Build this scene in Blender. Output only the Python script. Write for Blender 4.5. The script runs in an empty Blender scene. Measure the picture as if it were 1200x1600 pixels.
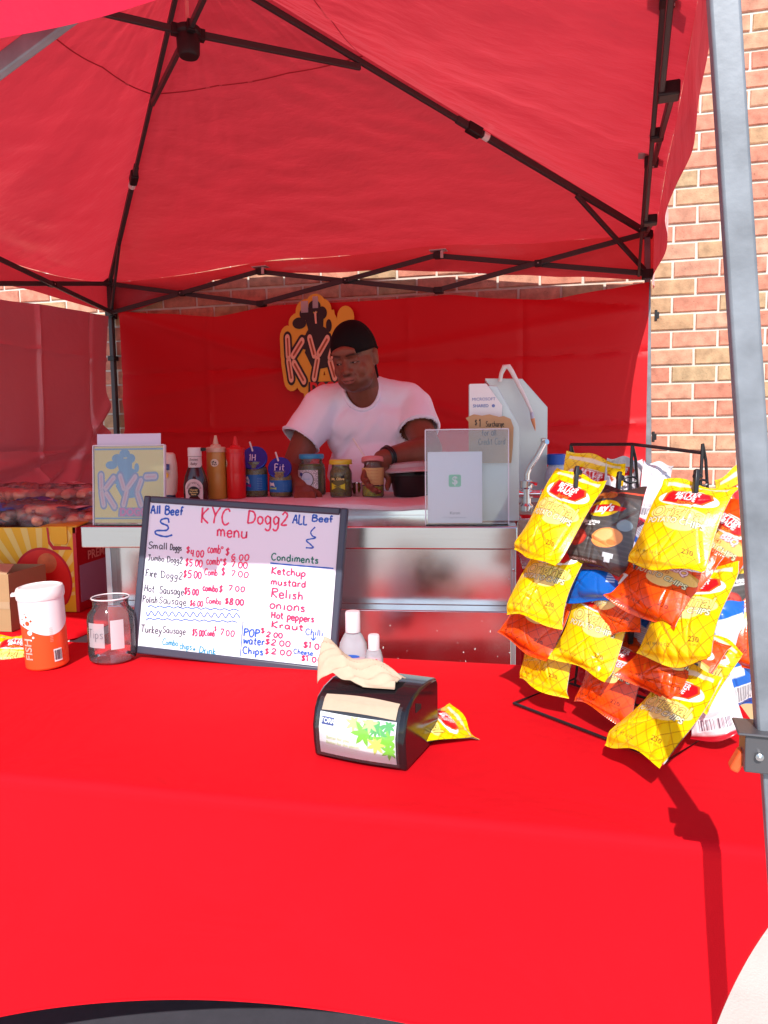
import bpy, bmesh, math, random
import numpy as np
from mathutils import Vector, Matrix, noise as mnoise

random.seed(7)
SC = bpy.context.scene
COL = SC.collection
rad = math.radians
sin, cos, pi = math.sin, math.cos, math.pi

# ------------------------------------------------------------------ camera
cd = bpy.data.cameras.new('camera')
cam = bpy.data.objects.new('camera', cd)
COL.objects.link(cam)
cam.location = (0, 0, 1.30)
cam.rotation_mode = 'XYZ'
_p, _r = rad(-5.53), rad(0.77)
_R0 = Matrix.Rotation(rad(90) + _p, 4, 'X')
cam.matrix_world = Matrix.Translation((0, 0, 1.30)) @ _R0 @ Matrix.Rotation(-_r, 4, 'Z')
cd.sensor_fit = 'VERTICAL'
cd.sensor_height = 36.0
cd.lens = 1155.0 / 1600.0 * 36.0
cd.clip_start = 0.05
cd.clip_end = 600.0
SC.camera = cam

# ------------------------------------------------------------------ light
SUN_EL, SUN_AZ = rad(40.5), rad(9.5)      # the light travels towards +Y and a little +X
w = bpy.data.worlds.new('World')
SC.world = w
w.use_nodes = True
wn = w.node_tree
for n in list(wn.nodes):
    wn.nodes.remove(n)
sky = wn.nodes.new('ShaderNodeTexSky')
sky.sky_type = 'NISHITA'
sky.sun_disc = False
sky.sun_elevation = SUN_EL
sky.sun_rotation = pi + SUN_AZ
sky.air_density = 1.0
sky.dust_density = 0.6
sky.ozone_density = 2.5
bg = wn.nodes.new('ShaderNodeBackground')
bg.inputs['Strength'].default_value = 0.15
wo = wn.nodes.new('ShaderNodeOutputWorld')
wn.links.new(sky.outputs[0], bg.inputs[0])
wn.links.new(bg.outputs[0], wo.inputs[0])
sd = bpy.data.lights.new('sun', 'SUN')
sd.energy = 3.8
sd.angle = rad(0.5)
sd.color = (1.0, 0.965, 0.92)
sun = bpy.data.objects.new('sun', sd)
COL.objects.link(sun)
_d = Vector((sin(SUN_AZ) * cos(SUN_EL), cos(SUN_AZ) * cos(SUN_EL), -sin(SUN_EL)))
sun.rotation_euler = _d.to_track_quat('-Z', 'Y').to_euler()
sun.location = (-2, -6, 6)
SC.view_settings.view_transform = 'Standard'
SC.view_settings.look = 'None'
SC.view_settings.gamma = 1.0
SC.view_settings.exposure = 0.5
SC.render.engine = 'CYCLES'

# ------------------------------------------------------------------ helpers
def lin(c):
    """sRGB 0..255 triple or hex string to linear rgb"""
    if isinstance(c, str):
        c = tuple(int(c[i:i + 2], 16) for i in (0, 2, 4))
    o = []
    for v in c:
        v = v / 255.0
        o.append(v / 12.92 if v <= 0.04045 else ((v + 0.055) / 1.055) ** 2.4)
    return tuple(o)

MATS = {}
def mat(name, color, rough=0.5, metal=0.0, spec=0.5, vary=0.0, vscale=8.0, bump=0.0, bscale=60.0,
        bdist=0.002, trans=0.0, ior=1.45, transluc=0.0, alpha=1.0, coat=0.0, sheen=0.0, stretch=None, attr=None,
        rvary=0.0, detail=4.0, bump2=None, tcol=None, rand=0.0):
    if name in MATS:
        return MATS[name]
    m = bpy.data.materials.new(name)
    m.use_nodes = True
    nt = m.node_tree
    N, L = nt.nodes, nt.links
    b = N['Principled BSDF']
    out = N['Material Output']
    col = tuple(color) + (1.0,)
    b.inputs['Base Color'].default_value = col
    b.inputs['Roughness'].default_value = rough
    b.inputs['Metallic'].default_value = metal
    b.inputs['Specular IOR Level'].default_value = spec
    b.inputs['IOR'].default_value = ior
    b.inputs['Transmission Weight'].default_value = trans
    b.inputs['Coat Weight'].default_value = coat
    b.inputs['Coat Roughness'].default_value = 0.08
    b.inputs['Alpha'].default_value = alpha
    if sheen > 0:
        b.inputs['Sheen Weight'].default_value = sheen; b.inputs['Sheen Roughness'].default_value = 0.35; b.inputs['Sheen Tint'].default_value = (1.0, 0.86, 0.86, 1)
    m.diffuse_color = col
    tc = N.new('ShaderNodeTexCoord')
    src = tc.outputs['Object']
    mp = N.new('ShaderNodeMapping')
    if stretch:
        mp.inputs['Scale'].default_value = stretch
    L.new(src, mp.inputs[0])
    csock = None
    if attr:
        a = N.new('ShaderNodeAttribute'); a.attribute_name = attr
        csock = a.outputs['Color']
        L.new(csock, b.inputs['Base Color'])
    if vary > 0 or rvary > 0:
        nz = N.new('ShaderNodeTexNoise')
        nz.inputs['Scale'].default_value = vscale
        nz.inputs['Detail'].default_value = detail
        nz.inputs['Roughness'].default_value = 0.6
        L.new(mp.outputs[0], nz.inputs['Vector'])
        if vary > 0:
            mr = N.new('ShaderNodeMapRange')
            mr.inputs[1].default_value = 0.3; mr.inputs[2].default_value = 0.7
            mr.inputs[3].default_value = 1 - vary; mr.inputs[4].default_value = 1 + vary
            L.new(nz.outputs[0], mr.inputs[0])
            mx = N.new('ShaderNodeMix'); mx.data_type = 'RGBA'; mx.blend_type = 'MULTIPLY'
            mx.inputs[0].default_value = 1.0
            if csock: L.new(csock, mx.inputs[6])
            else: mx.inputs[6].default_value = col
            L.new(mr.outputs[0], mx.inputs[7])
            csock = mx.outputs[2]
            L.new(csock, b.inputs['Base Color'])
        if rvary > 0:
            mr2 = N.new('ShaderNodeMapRange')
            mr2.inputs[1].default_value = 0.3; mr2.inputs[2].default_value = 0.7
            mr2.inputs[3].default_value = max(0.02, rough - rvary); mr2.inputs[4].default_value = rough + rvary
            L.new(nz.outputs[0], mr2.inputs[0])
            L.new(mr2.outputs[0], b.inputs['Roughness'])
    nsock = None
    if bump > 0:
        bz = N.new('ShaderNodeTexNoise')
        bz.inputs['Scale'].default_value = bscale
        bz.inputs['Detail'].default_value = 5.0
        L.new(mp.outputs[0], bz.inputs['Vector'])
        bp = N.new('ShaderNodeBump')
        bp.inputs['Strength'].default_value = bump
        bp.inputs['Distance'].default_value = bdist
        L.new(bz.outputs[0], bp.inputs['Height'])
        nsock = bp.outputs[0]
        if bump2:
            s2, st2, d2 = bump2
            z2 = N.new('ShaderNodeTexNoise'); z2.inputs['Scale'].default_value = s2
            z2.inputs['Detail'].default_value = 3.0; z2.inputs['Distortion'].default_value = 1.2
            L.new(mp.outputs[0], z2.inputs['Vector'])
            b2 = N.new('ShaderNodeBump'); b2.inputs['Strength'].default_value = st2
            b2.inputs['Distance'].default_value = d2
            L.new(z2.outputs[0], b2.inputs['Height']); L.new(nsock, b2.inputs['Normal'])
            nsock = b2.outputs[0]
        L.new(nsock, b.inputs['Normal'])
    if transluc > 0:
        t = N.new('ShaderNodeBsdfTranslucent')
        if tcol: t.inputs['Color'].default_value = tuple(tcol) + (1,)
        elif csock: L.new(csock, t.inputs['Color'])
        else: t.inputs['Color'].default_value = col
        if nsock: L.new(nsock, t.inputs['Normal'])
        ms = N.new('ShaderNodeMixShader')
        ms.inputs[0].default_value = transluc
        L.new(b.outputs[0], ms.inputs[1]); L.new(t.outputs[0], ms.inputs[2])
        L.new(ms.outputs[0], out.inputs['Surface'])
    MATS[name] = m
    return m

def glassy(name, color, rough=0.02, mixf=0.8):
    """thin clear plastic or glass wall: see-through with a fresnel sheen, lets light pass"""
    if name in MATS: return MATS[name]
    m = bpy.data.materials.new(name); m.use_nodes = True
    N, L = m.node_tree.nodes, m.node_tree.links
    N.remove(N['Principled BSDF']); out = N['Material Output']
    tr = N.new('ShaderNodeBsdfTransparent'); tr.inputs[0].default_value = tuple(color) + (1,)
    df = N.new('ShaderNodeBsdfDiffuse'); df.inputs[0].default_value = (0.75, 0.75, 0.78, 1)
    gl = N.new('ShaderNodeBsdfGlossy'); gl.inputs['Roughness'].default_value = rough
    m1 = N.new('ShaderNodeMixShader'); m1.inputs[0].default_value = 1 - mixf
    L.new(tr.outputs[0], m1.inputs[1]); L.new(df.outputs[0], m1.inputs[2])
    lw = N.new('ShaderNodeLayerWeight'); lw.inputs[0].default_value = 0.25
    m2 = N.new('ShaderNodeMixShader')
    L.new(lw.outputs['Fresnel'], m2.inputs[0]); L.new(m1.outputs[0], m2.inputs[1]); L.new(gl.outputs[0], m2.inputs[2])
    L.new(m2.outputs[0], out.inputs[0])
    m.diffuse_color = tuple(color) + (0.3,)
    MATS[name] = m
    return m

def tag(o, label=None, cat=None, group=None, kind=None):
    if label: o['label'] = label
    if cat: o['category'] = cat
    if group: o['group'] = group
    if kind: o['kind'] = kind
    return o

def thing(name, label, cat, loc=(0, 0, 0), rz=0.0, group=None, rot=None):
    o = bpy.data.objects.new(name, None)
    o.empty_display_size = 0.05
    COL.objects.link(o)
    o.location = loc
    o.rotation_euler = rot if rot else (0, 0, rz)
    return tag(o, label, cat, group)

class MB:
    def __init__(s):
        s.v = []; s.f = []; s.m = []; s.cur = 0
    def add(s, vs, fs):
        b = len(s.v)
        s.v.extend(tuple(p) for p in vs)
        s.f.extend(tuple(b + i for i in f) for f in fs)
        s.m.extend([s.cur] * len(fs))
        return s
    def box(s, c, d, rot=None):
        x, y, z = d[0] / 2, d[1] / 2, d[2] / 2
        vs = [Vector(p) for p in ((-x, -y, -z), (x, -y, -z), (x, y, -z), (-x, y, -z), (-x, -y, z), (x, -y, z), (x, y, z), (-x, y, z))]
        if rot is not None: vs = [rot @ p for p in vs]
        cc = Vector(c)
        return s.add([p + cc for p in vs], [(0, 3, 2, 1), (4, 5, 6, 7), (0, 1, 5, 4), (1, 2, 6, 5), (2, 3, 7, 6), (3, 0, 4, 7)])
    def box2(s, a, b):
        return s.box([(a[i] + b[i]) / 2 for i in range(3)], [abs(b[i] - a[i]) for i in range(3)])
    def bar(s, p, q, wd, ht, up=(0, 0, 1)):
        p, q = Vector(p), Vector(q); d = (q - p); l = d.length; d.normalize()
        u = Vector(up)
        if abs(d.dot(u)) > 0.98: u = Vector((0, 1, 0))
        x = d.cross(u).normalized(); z = x.cross(d).normalized()
        R = Matrix((x, d, z)).transposed()
        return s.box((p + q) / 2, (wd, l, ht), R)
    def tube(s, pts, r, n=10, caps=True, closed=False):
        pts = [Vector(p) for p in pts]
        rs = r if isinstance(r, (list, tuple)) else [r] * len(pts)
        rings = []; up = Vector((0, 0, 1))
        prevx = None
        for i, p in enumerate(pts):
            if closed: d = pts[(i + 1) % len(pts)] - pts[i - 1]
            else: d = (pts[min(i + 1, len(pts) - 1)] - pts[max(i - 1, 0)])
            d.normalize()
            if prevx is None:
                a = up if abs(d.dot(up)) < 0.95 else Vector((1, 0, 0))
                x = d.cross(a).normalized()
            else:
                x = (prevx - d * prevx.dot(d)).normalized()
            prevx = x; y = d.cross(x)
            rings.append([p + (x * cos(2 * pi * k / n) + y * sin(2 * pi * k / n)) * rs[i] for k in range(n)])
        vs = [q for rg in rings for q in rg]; fs = []
        m = len(rings)
        for i in range(m if closed else m - 1):
            j = (i + 1) % m
            for k in range(n):
                fs.append((i * n + k, i * n + (k + 1) % n, j * n + (k + 1) % n, j * n + k))
        if caps and not closed:
            fs.append(tuple(range(n - 1, -1, -1))); fs.append(tuple((m - 1) * n + k for k in range(n)))
        return s.add(vs, fs)
    def lathe(s, prof, n=32, c=(0, 0, 0), caps=True, sx=1.0, sy=1.0, tilt=None):
        vs = []; fs = []
        cc = Vector(c)
        for r, z in prof:
            for k in range(n):
                a = 2 * pi * k / n
                p = Vector((r * cos(a) * sx, r * sin(a) * sy, z))
                if tilt is not None: p = tilt @ p
                vs.append(p + cc)
        for i in range(len(prof) - 1):
            for k in range(n):
                fs.append((i * n + k, i * n + (k + 1) % n, (i + 1) * n + (k + 1) % n, (i + 1) * n + k))
        if caps:
            if prof[0][0] > 1e-5: fs.append(tuple(range(n - 1, -1, -1)))
            if prof[-1][0] > 1e-5: fs.append(tuple((len(prof) - 1) * n + k for k in range(n)))
        return s.add(vs, fs)
    def grid(s, fn, nu, nv):
        vs = [fn(i / nu, j / nv) for j in range(nv + 1) for i in range(nu + 1)]
        fs = [(j * (nu + 1) + i, j * (nu + 1) + i + 1, (j + 1) * (nu + 1) + i + 1, (j + 1) * (nu + 1) + i) for j in range(nv) for i in range(nu)]
        return s.add(vs, fs)
    def poly(s, pts, y=0.0, depth=0.0, fn=None):
        """outline in the x,z plane; front at y, solid back to y+depth"""
        f = fn or (lambda x, z, d: (x, y + d, z))
        n = len(pts)
        vs = [f(x, z, 0.0) for x, z in pts]
        if depth <= 0:
            return s.add(vs, [tuple(range(n))])
        vs += [f(x, z, depth) for x, z in pts]
        return s.add(vs, [tuple(range(n)), tuple(range(2 * n - 1, n - 1, -1))] + [(i, i + n, (i + 1) % n + n, (i + 1) % n) for i in range(n)])
    def mesh(s, name, mats, smooth=True, sharp=0.6):
        me = bpy.data.meshes.new(name)
        me.from_pydata([tuple(p) for p in s.v], [], s.f)
        for m in (mats if isinstance(mats, (list, tuple)) else [mats]):
            me.materials.append(m)
        if isinstance(mats, (list, tuple)) and len(mats) > 1:
            me.polygons.foreach_set('material_index', s.m)
        bm = bmesh.new(); bm.from_mesh(me)
        bmesh.ops.recalc_face_normals(bm, faces=bm.faces)
        bm.to_mesh(me); bm.free()
        if smooth:
            me.polygons.foreach_set('use_smooth', [True] * len(me.polygons))
            try: me.set_sharp_from_angle(angle=sharp)
            except Exception: pass
        me.update()
        return me

def part(name, mb, mats, parent=None, bevel=0.0, smooth=True, sharp=0.6, label=None, solid=0.0, kind=None):
    me = mb.mesh(name, mats, smooth, sharp) if isinstance(mb, MB) else mb
    o = bpy.data.objects.new(name, me)
    COL.objects.link(o)
    if parent is not None: o.parent = parent
    if bevel > 0:
        m = o.modifiers.new('bevel', 'BEVEL'); m.width = bevel; m.segments = 2; m.limit_method = 'ANGLE'
        m.angle_limit = rad(40)
    if solid:
        m = o.modifiers.new('solid', 'SOLIDIFY'); m.thickness = solid; m.offset = 0
    if label: o['label'] = label
    if kind: o['kind'] = kind
    return o

def copy_tree(o, parent=None):
    c = o.copy(); COL.objects.link(c)
    if parent is not None: c.parent = parent
    for ch in list(o.children): copy_tree(ch, c)
    return c

_tcache = {}
def text_tris(txt, size=1.0, bold=0.0, shear=0.0, align='CENTER', space=1.0):
    """(verts 2D list, faces) of a line of lettering"""
    key = (txt, size, bold, shear, align, space)
    if key in _tcache: return _tcache[key]
    cu = bpy.data.curves.new('lettering', 'FONT')
    cu.body = txt; cu.size = size; cu.offset = bold; cu.shear = shear
    cu.align_x = align; cu.align_y = 'CENTER'; cu.resolution_u = 3; cu.space_character = space
    ob = bpy.data.objects.new('lettering', cu)
    COL.objects.link(ob)
    dg = bpy.context.evaluated_depsgraph_get()
    dg.update()
    me = bpy.data.meshes.new_from_object(ob.evaluated_get(dg))
    vs = [(v.co.x, v.co.y) for v in me.vertices]
    fs = [tuple(p.vertices) for p in me.polygons]
    bpy.data.objects.remove(ob); bpy.data.curves.remove(cu); bpy.data.meshes.remove(me)
    _tcache[key] = (vs, fs)
    return vs, fs

def text_mb(mb, txt, size, fn, **kw):
    vs, fs = text_tris(txt, size, **kw)
    return mb.add([fn(x, z) for x, z in vs], fs)

def ell(cx, cz, rx, rz, n=28, a0=0):
    return [(cx + rx * cos(a0 + 2 * pi * k / n), cz + rz * sin(a0 + 2 * pi * k / n)) for k in range(n)]

def capsule(x0, z0, x1, z1, r, n=8):
    a = math.atan2(z1 - z0, x1 - x0)
    p = [(x1 + r * cos(a - pi / 2 + pi * k / n), z1 + r * sin(a - pi / 2 + pi * k / n)) for k in range(n + 1)]
    p += [(x0 + r * cos(a + pi / 2 + pi * k / n), z0 + r * sin(a + pi / 2 + pi * k / n)) for k in range(n + 1)]
    return p

def ns(x, y, z=0.0, s=1.0):
    return mnoise.noise(Vector((x * s, y * s, z * s)))

# ------------------------------------------------------------------ materials
M_red_cloth = mat('red polyester', (0.62, 0.0042, 0.0110), rough=0.85, spec=0.12, bump=0.3, bscale=700, bdist=0.0008, vary=0.06, vscale=2.5, bump2=(3.0, 0.55, 0.022))
M_canopy = mat('red coated canopy fabric', (0.60, 0.10, 0.125), rough=0.32, spec=0.9, metal=0.12, coat=0.2, sheen=0.40, transluc=0.36, tcol=(0.86, 0.040, 0.060), bump=0.42, bscale=4.0, bdist=0.035, stretch=(1.0, 1.9, 1.0),
               bump2=(17, 0.26, 0.006), vary=0.05, vscale=2)
M_val = mat('red canopy fabric outer side', (0.62, 0.010, 0.045), rough=0.6, spec=0.3, transluc=0.3, tcol=(0.8, 0.03, 0.08), bump=0.4, bscale=12, bdist=0.01)
M_sheet = mat('red sidewall fabric', (0.62, 0.008, 0.015), rough=0.5, spec=0.35, bump=0.3, bscale=5, bdist=0.012, bump2=(30, 0.2, 0.002), transluc=0.15, tcol=(0.6, 0.01, 0.02))
M_sheet_in = mat('silver coated inside of red sidewall', (0.58, 0.25, 0.30), rough=0.30, spec=0.9, metal=0.30, sheen=0.5, bump=0.5, bscale=5, bdist=0.02, bump2=(26, 0.2, 0.003), transluc=0.12, tcol=(0.6, 0.02, 0.04))
M_dark = mat('shade-darkened steel frame', (0.050, 0.042, 0.044), rough=0.45, spec=0.4)  # same grey frame; the shade under the tent is put into this near-black colour
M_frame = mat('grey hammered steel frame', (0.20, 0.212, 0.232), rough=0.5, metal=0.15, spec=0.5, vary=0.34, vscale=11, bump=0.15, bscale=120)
M_blackp = mat('black plastic', (0.012, 0.011, 0.012), rough=0.35)
M_joint = mat('black nylon joint', (0.014, 0.012, 0.013), rough=0.5)
M_bolt = mat('steel bolt', (0.5, 0.5, 0.5), rough=0.3, metal=1.0)
M_steel = mat('brushed stainless steel', (0.62, 0.61, 0.60), rough=0.18, metal=1.0, vary=0.03, vscale=4, bump=0.012, bscale=30, stretch=(1, 1, 26), bdist=0.001)
M_steel2 = mat('satin stainless sheet', (0.46, 0.47, 0.49), rough=0.36, metal=0.8, vary=0.05, vscale=5, rvary=0.05)
M_chrome = mat('chrome', (0.80, 0.80, 0.80), rough=0.06, metal=1.0)
M_white = mat('white plastic', (0.78, 0.77, 0.75), rough=0.4)
M_paper = mat('white paper', (0.78, 0.78, 0.78), rough=0.8, spec=0.2)
M_conc = mat('concrete', (0.52, 0.49, 0.44), rough=0.9, spec=0.2, vary=0.14, vscale=1.6, detail=8, bump=0.4, bscale=90, bdist=0.002)
M_mortar = mat('pale mortar', (0.66, 0.60, 0.51), rough=0.95, spec=0.1, vary=0.10, vscale=10, bump=0.5, bscale=150, bdist=0.003)
M_glass = glassy('clear glass', (0.90, 0.93, 0.92), 0.03, 0.93)
M_clear = glassy('clear acrylic', (0.97, 0.98, 0.99), 0.05, 0.955)
M_cardb = mat('brown cardboard', (0.40, 0.24, 0.12), rough=0.85, spec=0.15, vary=0.08, vscale=5)

def splashed(name, scale=140.0, th=0.70):
    m = M_steel.copy(); m.name = name
    N, L = m.node_tree.nodes, m.node_tree.links
    b = N['Principled BSDF']
    tc = N.new('ShaderNodeTexCoord'); mp = N.new('ShaderNodeMapping'); mp.inputs['Scale'].default_value = (1, 1, 0.55); L.new(tc.outputs['Object'], mp.inputs[0])
    a = N.new('ShaderNodeTexNoise'); a.inputs['Scale'].default_value = scale; a.inputs['Detail'].default_value = 1.5; L.new(mp.outputs[0], a.inputs['Vector'])
    r = N.new('ShaderNodeMapRange'); r.inputs[1].default_value = th; r.inputs[2].default_value = th + .035; L.new(a.outputs[0], r.inputs[0])
    c2 = N.new('ShaderNodeTexNoise'); c2.inputs['Scale'].default_value = 7; c2.inputs['Detail'].default_value = 6; L.new(tc.outputs['Object'], c2.inputs['Vector'])
    sm = N.new('ShaderNodeMapRange'); sm.inputs[1].default_value = .35; sm.inputs[2].default_value = .7; sm.inputs[3].default_value = .16; sm.inputs[4].default_value = .27; L.new(c2.outputs[0], sm.inputs[0])
    L.new(sm.outputs[0], b.inputs['Roughness'])
    mx = N.new('ShaderNodeMix'); mx.data_type = 'RGBA'; L.new(r.outputs[0], mx.inputs[0]); mx.inputs[6].default_value = (.66, .64, .63, 1); mx.inputs[7].default_value = (.75, .70, .68, 1)
    L.new(mx.outputs[2], b.inputs['Base Color'])
    iv = N.new('ShaderNodeMath'); iv.operation = 'SUBTRACT'; iv.inputs[0].default_value = 1.0; L.new(r.outputs[0], iv.inputs[1]); L.new(iv.outputs[0], b.inputs['Metallic'])
    return m
M_steel_s = splashed('splashed stainless steel', 150, .735)
M_steel_b = splashed('smudged stainless steel', 90, .80)
# ================================================================== ground
mb = MB(); mb.add([(-150, -150, 0), (150, -150, 0), (150, 150, 0), (-150, 150, 0)], [(0, 1, 2, 3)])
g = part('ground', mb, M_conc, smooth=False); g['kind'] = 'structure'
# paving joints near the stall: slabs of the walk, each its own piece of the ground
def slab(x0, y0, x1, y1):
    mb = MB(); mb.box2((x0 + .006, y0 + .006, 0.002), (x1 - .006, y1 - .006, 0.022))
    return mb.mesh('paving_slab', MAT_SLAB, smooth=False)
MAT_SLAB = mat('walk concrete', (0.66, 0.63, 0.57), rough=0.9, spec=0.15, vary=0.07, vscale=4, detail=8, bump=0.4, bscale=140, bdist=0.002)
sm = slab(0, 0, 1.5, 1.5)
for i in range(-4, 5):
    for j in range(-2, 3):
        o = part('paving_slab', sm, None, g) if False else bpy.data.objects.new('paving_slab', sm)
        COL.objects.link(o); o.parent = g
        o.location = (i * 1.5 - 0.35, j * 1.5 + 0.28, 0)

# ================================================================== brick wall
WYAW = rad(13.5)
ew = Vector((cos(WYAW), -sin(WYAW), 0)); nw = Vector((sin(WYAW), cos(WYAW), 0))
WD = 3.957
wall = thing('brick_wall', 'sunlit orange and tan brick wall with pale mortar behind the red stall', 'wall', tuple(nw * WD), -WYAW)
def brick_mat():
    m = bpy.data.materials.new('fired brick'); m.use_nodes = True
    N, L = m.node_tree.nodes, m.node_tree.links
    b = N['Principled BSDF']; b.inputs['Roughness'].default_value = 0.9; b.inputs['Specular IOR Level'].default_value = 0.15
    oi = N.new('ShaderNodeObjectInfo'); ge = N.new('ShaderNodeNewGeometry')
    ad = N.new('ShaderNodeMath'); ad.operation = 'ADD'
    L.new(oi.outputs['Random'], ad.inputs[0]); L.new(ge.outputs['Random Per Island'], ad.inputs[1])
    fr = N.new('ShaderNodeMath'); fr.operation = 'FRACT'; L.new(ad.outputs[0], fr.inputs[0])
    cr = N.new('ShaderNodeValToRGB'); L.new(fr.outputs[0], cr.inputs[0])
    e = cr.color_ramp; e.interpolation = 'LINEAR'
    e.elements[0].position = 0; e.elements[0].color = (0.56, 0.225, 0.15, 1)
    e.elements[1].position = 1; e.elements[1].color = (0.47, 0.33, 0.19, 1)
    for p, c in ((0.25, (0.61, 0.265, 0.175, 1)), (0.5, (0.54, 0.215, 0.145, 1)), (0.68, (0.59, 0.31, 0.205, 1)), (0.84, (0.50, 0.30, 0.17, 1))):
        x = e.elements.new(p); x.color = c
    tc = N.new('ShaderNodeTexCoord')
    nz = N.new('ShaderNodeTexNoise'); nz.inputs['Scale'].default_value = 22; nz.inputs['Detail'].default_value = 8
    L.new(ge.outputs['Position'], nz.inputs['Vector'])
    mr = N.new('ShaderNodeMapRange'); mr.inputs[1].default_value = .3; mr.inputs[2].default_value = .7; mr.inputs[3].default_value = .72; mr.inputs[4].default_value = 1.20
    L.new(nz.outputs[0], mr.inputs[0])
    mx = N.new('ShaderNodeMix'); mx.data_type = 'RGBA'; mx.blend_type = 'MULTIPLY'; mx.inputs[0].default_value = 1
    L.new(cr.outputs[0], mx.inputs[6]); L.new(mr.outputs[0], mx.inputs[7])
    # small dark pits
    n3 = N.new('ShaderNodeTexNoise'); n3.inputs['Scale'].default_value = 160; n3.inputs['Detail'].default_value = 2
    L.new(ge.outputs['Position'], n3.inputs['Vector'])
    m3 = N.new('ShaderNodeMapRange'); m3.inputs[1].default_value = .24; m3.inputs[2].default_value = .33; m3.inputs[3].default_value = .45; m3.inputs[4].default_value = 1
    L.new(n3.outputs[0], m3.inputs[0])
    mx2 = N.new('ShaderNodeMix'); mx2.data_type = 'RGBA'; mx2.blend_type = 'MULTIPLY'; mx2.inputs[0].default_value = 1
    L.new(mx.outputs[2], mx2.inputs[6]); L.new(m3.outputs[0], mx2.inputs[7])
    L.new(mx2.outputs[2], b.inputs['Base Color'])
    n2 = N.new('ShaderNodeTexNoise'); n2.inputs['Scale'].default_value = 120; n2.inputs['Detail'].default_value = 6
    L.new(ge.outputs['Position'], n2.inputs['Vector'])
    bp = N.new('ShaderNodeBump'); bp.inputs['Strength'].default_value = 0.5; bp.inputs['Distance'].default_value = 0.004
    L.new(n2.outputs[0], bp.inputs['Height']); L.new(bp.outputs[0], b.inputs['Normal'])
    return m
M_brick = brick_mat()
BH, BL_ = 0.0849, 0.2135
JT = 0.0125
def brick_mesh(seed, wdt=BL_ - JT, hgt=BH - JT):
    rnd = random.Random(seed); bm = bmesh.new()
    d = 0.05; n = 5
    # front face grid with rough edge, real rounded arrises
    mb = MB()
    x, z = wdt / 2, hgt / 2; c = 0.004
    j = lambda a=0.0016: rnd.uniform(-a, a)
    f0 = [(-x + c + j(), 0, -z + c + j()), (x - c + j(), 0, -z + c + j()), (x - c + j(), 0, z - c + j()), (-x + c + j(), 0, z - c + j())]
    f1 = [(-x + j(), c, -z + j()), (x + j(), c, -z + j()), (x + j(), c, z + j()), (-x + j(), c, z + j())]
    f2 = [(-x, d, -z), (x, d, -z), (x, d, z), (-x, d, z)]
    mb.add(f0 + f1 + f2, [(0, 1, 2, 3)] + [(i, i + 4, (i + 1) % 4 + 4, (i + 1) % 4) for i in range(4)] + [(i + 4, i + 8, (i + 1) % 4 + 8, (i + 1) % 4 + 4) for i in range(4)])
    return mb
BM = [brick_mesh(i).mesh('brick', M_brick, smooth=False) for i in range(6)]
stuffb = MB()
stb = [brick_mesh(i) for i in range(6)]
Z0 = 1.989 - 13 * BH
rows = range(0, 34)
vis = 0
S_BL = -1.59 * cos(WYAW)
for r in rows:
    z = Z0 + (r + 0.5) * BH
    k = r - 13
    off = 0.632 if (k % 2 == 0) else 0.632 + BL_ / 2
    i0 = int((-5.5 - off) / BL_); i1 = int((6.0 - off) / BL_)
    for i in range(i0, i1):
        x = off + (i + 0.5) * BL_
        rnd = random.Random(r * 1000 + i)
        dy = rnd.uniform(-0.0025, 0.0015)
        seen = (x > 0.36 and x < 1.06 and z > 0.85) or (-3.1 < x < 0.36 and 1.93 < z < 2.21) or (-2.62 < x < -2.35 and 1.2 < z < 1.95)
        if seen and vis < 290:
            o = bpy.data.objects.new('brick', BM[rnd.randrange(6)]); COL.objects.link(o)
            o.parent = wall; o.location = (x, dy, z); vis += 1
        else:
            t = stb[rnd.randrange(6)]
            stuffb.add([(p[0] + x, p[1] + dy, p[2] + z) for p in t.v], t.f)
ob = part('brickwork', stuffb, M_brick, wall, smooth=False); ob['kind'] = 'stuff'
mb = MB(); mb.box2((-5.6, 0.009, 0.74), (6.1, 0.25, Z0 + 34 * BH + 0.01))
part('mortar', mb, M_mortar, wall, smooth=False)
M_stone = mat('split face pale stone', (0.62, 0.57, 0.47), rough=0.95, vary=0.12, vscale=14, bump=0.8, bscale=40, bdist=0.008)
for i in range(28):
    mb = MB(); mb.box2((-5.6 + i * 0.42 + .004, -0.03, 0.0), (-5.6 + (i + 1) * 0.42 - .004, 0.2, Z0 - 0.32)); part('base_stone', mb, M_stone, wall, bevel=0.006)
    mb = MB(); mb.box2((-5.6 + i * 0.42 + .2, -0.03, Z0 - 0.315), (-5.6 + (i + 1) * 0.42 + .192, 0.2, Z0 - 0.005)); part('base_stone', mb, M_stone, wall, bevel=0.006)
mb = MB(); mb.box2((-5.7, -0.03, Z0 + 34 * BH + 0.01), (6.2, 0.27, Z0 + 34 * BH + 0.12)); part('coping', mb, M_conc, wall, bevel=0.01)

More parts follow.
